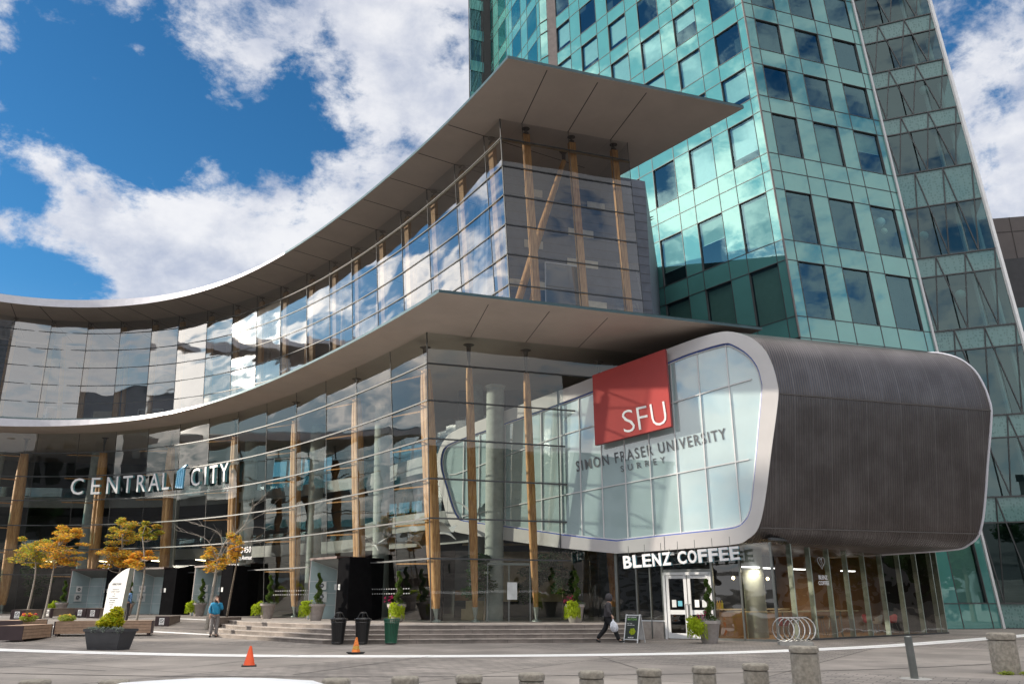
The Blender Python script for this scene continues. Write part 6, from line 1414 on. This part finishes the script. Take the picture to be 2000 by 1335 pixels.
for k in range(420):
    a = random.uniform(-.2, math.pi+.2); ph = random.uniform(0, 1.2); p0 = c+Vector((math.cos(a)*.095*math.sin(ph+.25), .03+math.sin(a)*.10*math.sin(ph+.2), .125*math.cos(ph*.7))); p1 = c+Vector((math.cos(a)*.135, .035+math.sin(a)*.12, random.uniform(-.14, 0))); mb.tube([p0, p0.lerp(p1, .5)+Vector((math.cos(a)*.03, .01, .01)), p1], [.012, .014, .006], 4, caps=False)
mb.lathe([(.001, .150), (.07, .138), (.108, .09), (.124, .02), (.128, -.06), (.118, -.13)], (Hh[0], Hh[1]+.04, Hh[2]), 18, caps=False)
mb.lathe([(.001, .138), (.05, .125), (.075, .095)], (Hh[0], Hh[1]-.03, Hh[2]+.005), 16, caps=False)
mb.build('hair', 'hair_dark', t, True, True)
# walking person in black with a hood
t = person('person', 'person in dark hooded coat and black trousers walking with a white bag', (3.49, 30.79, 0), R(78))
# local frame: facing -Y, walking along -Y, so that rz turns the walk to the right
Hh = (0, -.10, 1.56)
LW, RW = (-.24, -.20, .93), (.25, -.02, .88)
body = [[(0, 0, .93, (.12, .10)), (0, -.02, 1.12, (.12, .095)), (0, -.05, 1.33, (.14, .10)), (0, -.08, 1.43, .06), (0, -.095, 1.50, .05)],
        [(0, -.05, 1.33, (.14, .10)), (-.18, -.05, 1.34, .05), (-.25, -.06, 1.10, .038), (*LW, .022)], [(0, -.05, 1.33, (.14, .10)), (.18, -.05, 1.34, .05), (.26, .03, 1.10, .038), (*RW, .022)],
        [(0, 0, .93, (.12, .10)), (-.09, 0, .88, .075), (-.09, -.24, .52, .052), (-.09, -.40, .12, .036), (-.09, -.52, .075, .03)], [(0, 0, .93, (.12, .10)), (.09, 0, .88, .075), (.09, .09, .50, .052), (.09, .40, .15, .036), (.09, .33, .04, .03)]]
body += hand(LW, (0, -.15, -1), (0, 1, 0), .9)+hand(RW, (0, -.1, -1), (0, -1, 0), .9)
skin('body', body, 'skin', t, 1)
mb = MB(); head(mb, Hh, .10, 0); mb.build('head', ['skin', 'hair_dark', 'flower_pink'], t, True, True)
skin('coat', [[(0, .0, .80, (.17, .16)), (0, 0, .95, (.165, .15)), (0, -.02, 1.15, (.165, .14)), (0, -.05, 1.34, (.165, .13)), (0, -.07, 1.44, (.10, .10))], [(0, -.05, 1.34, (.165, .13)), (-.19, -.05, 1.33, .075), (-.26, -.06, 1.10, .066), (-.245, -.17, .97, .05)], [(0, -.05, 1.34, (.165, .13)), (.19, -.05, 1.33, .075), (.27, .03, 1.10, .066), (.255, -.0, .93, .05)]], 'hoodie', t, 2)
mb = MB(); n, m_ = 22, 12; vs = []
for j in range(m_+1):
    ph = math.pi*.86*j/m_
    for i in range(n+1):
        th = R(-62)+R(304)*i/n; vs.append((Hh[0]+.122*math.sin(ph)*math.cos(th)*1.02, Hh[1]+.015+.145*math.sin(ph)*math.sin(th), Hh[2]+.01+.155*math.cos(ph)))
mb.add(vs, [(j*(n+1)+i, j*(n+1)+i+1, (j+1)*(n+1)+i+1, (j+1)*(n+1)+i) for j in range(m_) for i in range(n)]); mb.build('hood', 'hoodie', t, True, True)
skin('trousers', [[(0, 0, .93, (.145, .125)), (-.09, -.02, .82, .105), (-.09, -.24, .52, .098), (-.09, -.405, .10, .075)], [(0, 0, .93, (.145, .125)), (.09, .02, .80, .105), (.09, .09, .50, .098), (.09, .41, .14, .075)]], 'trouser_black', t, 2)
skin('shoe', [[(-.09, -.37, .09, .042), (-.09, -.48, .07, .045), (-.09, -.60, .075, .035)]], 'shoe', t, 2); skin('shoe', [[(.09, .45, .12, .04), (.09, .37, .07, .045), (.09, .28, .035, .04)]], 'shoe', t, 2)
bg = empty('carrier_bag', 'crumpled white plastic carrier bag in the hand of the person in black', 'bag', tuple(Vector((3.49, 30.79, 0))+Matrix.Rotation(R(78), 3, 'Z') @ Vector((-.24, -.22, .84))), None, R(78))
mb = MB(); n = 14; vs = []
prof = [(.015, 0), (.03, -.06), (.09, -.12), (.135, -.2), (.15, -.3), (.13, -.4), (.06, -.45), (.01, -.45)]
for r_, z in prof:
    for i in range(n): a = 2*math.pi*i/n; k = 1+random.uniform(-.14, .14); vs.append((r_*.6*math.cos(a)*k, r_*math.sin(a)*k-.05*min(1, -z*2), z))
mb.add(vs, [(j*n+i, j*n+(i+1) % n, (j+1)*n+(i+1) % n, (j+1)*n+i) for j in range(len(prof)-1) for i in range(n)]); mb.build('sack', 'bag_white', bg, True, True)
mb = MB(); mb.tube([(0, 0, 0), (0, .02, .04), (0, 0, .07), (0, -.02, .04)], .006, 5, closed=True); mb.build('handle', 'bag_white', bg, False, True)
# person in a checked shirt half behind the directory slab
t = person('person', 'person in blue and white checked shirt half hidden behind the directory slab', (-18.2, 39.6, .45), R(160))
Hh = (0, -.03, 1.50)
LW, RW = (-.22, -.03, .80), (.22, -.03, .80)
body = [[(0, 0, .92, (.13, .10)), (0, 0, 1.1, (.12, .09)), (0, 0, 1.28, (.14, .10)), (0, -.01, 1.36, .06), (0, -.02, 1.44, .05)], [(0, 0, 1.28, (.14, .10)), (-.17, 0, 1.30, .05), (-.215, .02, 1.05, .038), (*LW, .022)], [(0, 0, 1.28, (.14, .10)), (.17, 0, 1.30, .05), (.215, .02, 1.05, .038), (*RW, .022)],
        [(0, 0, .92, (.13, .10)), (-.095, 0, .86, .075), (-.10, -.02, .48, .05), (-.10, .02, .09, .035), (-.11, -.13, .035, .03)], [(0, 0, .92, (.13, .10)), (.095, 0, .86, .075), (.10, -.01, .48, .05), (.095, .0, .09, .035), (.11, -.15, .035, .03)]]+hand(LW, (0, -.1, -1), (0, 1, 0), .5)+hand(RW, (0, -.1, -1), (0, -1, 0), .5)
skin('body', body, 'skin', t, 1); mb = MB(); head(mb, Hh, .105, 0); mb.build('head', ['skin', 'hair_dark', 'flower_pink'], t, True, True)
skin('shirt', [[(0, 0, .88, (.17, .13)), (0, 0, 1.1, (.165, .13)), (0, 0, 1.30, (.165, .12)), (0, -.01, 1.385, (.075, .075))], [(0, 0, 1.30, (.165, .12)), (-.18, 0, 1.29, .07), (-.225, .02, 1.05, .06), (-.22, -.02, .86, .045)], [(0, 0, 1.30, (.165, .12)), (.18, 0, 1.29, .07), (.225, .02, 1.05, .06), (.22, -.02, .86, .045)]], 'plaid', t, 2)
skin('trousers', [[(0, 0, .93, (.145, .115)), (-.095, 0, .80, .1), (-.10, -.02, .48, .075), (-.10, .01, .1, .065)], [(0, 0, .93, (.145, .115)), (.095, 0, .80, .1), (.10, -.01, .48, .075), (.095, -.0, .1, .065)]], 'hoodie', t, 2)
for (x, y) in ((-.10, .0), (.095, -.0)): skin('shoe', [[(x, y+.05, .045, .045), (x, y-.08, .04, .048), (x, y-.18, .03, .035)]], 'shoe', t, 2)
mb = MB(); mb.lathe([(.001, .142), (.06, .13), (.095, .08), (.108, .02), (.1, -.03)], (Hh[0], Hh[1]+.025, Hh[2]), 18, caps=False); mb.build('hair', 'hair_dark', t, True, True)

# ------------------------------------------------------------------ unseen surroundings mirrored in the glass; left blocks added to shade the ground
def block(label, poly, h, m_, bay_=3.2, st=3.6):
    c = sum((Vector(p) for p in poly), Vector((0, 0)))/len(poly); t = empty('street_building', label, 'building', (c.x, c.y, 0), 'buildings across the plaza mirrored in the glass'); mb = MB(); mb.prism(poly, -.3, h); mb.build('wall', m_, t)
    mb = MB()
    for i in range(len(poly)):
        a, b = Vector(poly[i]), Vector(poly[(i+1) % len(poly)]); L_ = (b-a).length; d = (b-a)/L_; n = Vector((d.y, -d.x))
        if (a+d*L_/2-c).dot(n) < 0: n = -n
        for k in range(int(L_/bay_)):
            for j in range(int((h-1.2)/st)):
                p = a+d*(bay_*(k+.5))+n*.05; z = 1.2+j*st; mb.quad((p.x-d.x*1.1, p.y-d.y*1.1, z), (p.x+d.x*1.1, p.y+d.y*1.1, z), (p.x+d.x*1.1, p.y+d.y*1.1, z+1.9), (p.x-d.x*1.1, p.y-d.y*1.1, z+1.9))
    mb.build('windows', 'car_glass', t); mb = MB(); mb.prism([tuple(c+(Vector(p)-c)*1.01) for p in poly], h, h+.5); mb.build('parapet', 'interior_mid', t)
block('long grey block added left of the plaza to shade it, mirrored in the curved glass', [(-78, -30), (-66, -30), (-66, 33.5), (-78, 33.5)], 22, 'city_grey')  # unseen block, added and sized to keep low sun off the plaza
block('beige block behind the camera, mirrored in the pod glass', [(-60, -70), (-25, -70), (-25, -55), (-60, -55)], 15, 'city_beige')
block('low grey annex added next to the long block, low enough to let sun past', [(-77, 34), (-67, 34), (-67, 60), (-77, 60)], 8, 'city_grey')  # added lower so sun still reaches the trees and curved front
block('long dark block off to the right, mirrored in the coffee shop glass', [(72, 5), (84, 5), (84, 75), (72, 75)], 16, 'city_grey')
block('tall slab far behind the camera, mirrored in the tower', [(35, -120), (55, -120), (55, -100), (35, -100)], 48, 'city_grey')
block('low grey block right behind the camera', [(10, -75), (70, -75), (70, -55), (10, -55)], 12, 'city_beige')
block('beige block far left behind the plaza', [(-125, -40), (-105, -40), (-105, 0), (-125, 0)], 22, 'city_beige')
GT = 'dark trees across the street mirrored in the glass'
def bigtree(x, y, h, label, con):
    t = empty('dark_tree', label, 'tree', (x, y, -.3), GT); mb = MB(); mb.tube([(x, y, -.3), (x, y, h*.85)], [.3, .08], 8); mb.build('trunk', 'bark', t)
    mb = MB()
    for k in range(12):
        u = k/11
        if con: r_ = (1-u)*h*.2+.3; leaves(mb, (x+random.uniform(-.3, .3), y+random.uniform(-.3, .3), h*(.2+.78*u)), (r_, r_, h*.06), 150, .38, [1], .6)
        else: leaves(mb, (x+random.uniform(-1, 1)*h*.25, y+random.uniform(-1, 1)*h*.25, h*(.35+.5*random.random())), (h*.2, h*.2, h*.14), 160, .4, [1], .8)
    mb.build('crown', 'leaf_dark', t)
tp = [(-40, -30, 14, 1), (-34, -34, 10, 0), (-27, -31, 12, 1), (-18, -36, 9, 0), (-8, -33, 13, 1), (2, -38, 10, 0), (12, -34, 9, 0), (22, -37, 12, 0), (33, -33, 10, 0), (-63, -6, 11, 1), (-60, 2, 9, 0), (-62, 14, 7, 0), (46, -20, 11, 0), (56, -5, 10, 0), (60, 8, 9, 0), (58, 18, 11, 0), (62, 28, 9, 0), (60, 38, 12, 0), (64, 48, 10, 0)]
tl = ['conifer far behind the camera at the left end of the row', 'round tree second in the row behind the camera', 'conifer third in the row behind the camera', 'low round tree in front of the beige block behind the camera', 'tall conifer straight behind the camera', 'round tree just right of the tall conifer behind the camera', 'low round tree right behind the camera', 'wide round tree in front of the low grey block', 'round tree at the right end of the row behind the camera', 'conifer at the street corner left of the plaza', 'round tree next to the corner conifer left of the plaza', 'low tree in front of the long grey block', 'round tree right of the street behind the camera', 'round tree farthest right beyond the street', 'first tree of the row off to the right', 'second tree of the row off to the right', 'third tree of the row off to the right', 'fourth tree of the row off to the right', 'last tree of the row off to the right']
for (x, y, h, c_), lb in zip(tp, tl): bigtree(x, y, h, lb, c_)
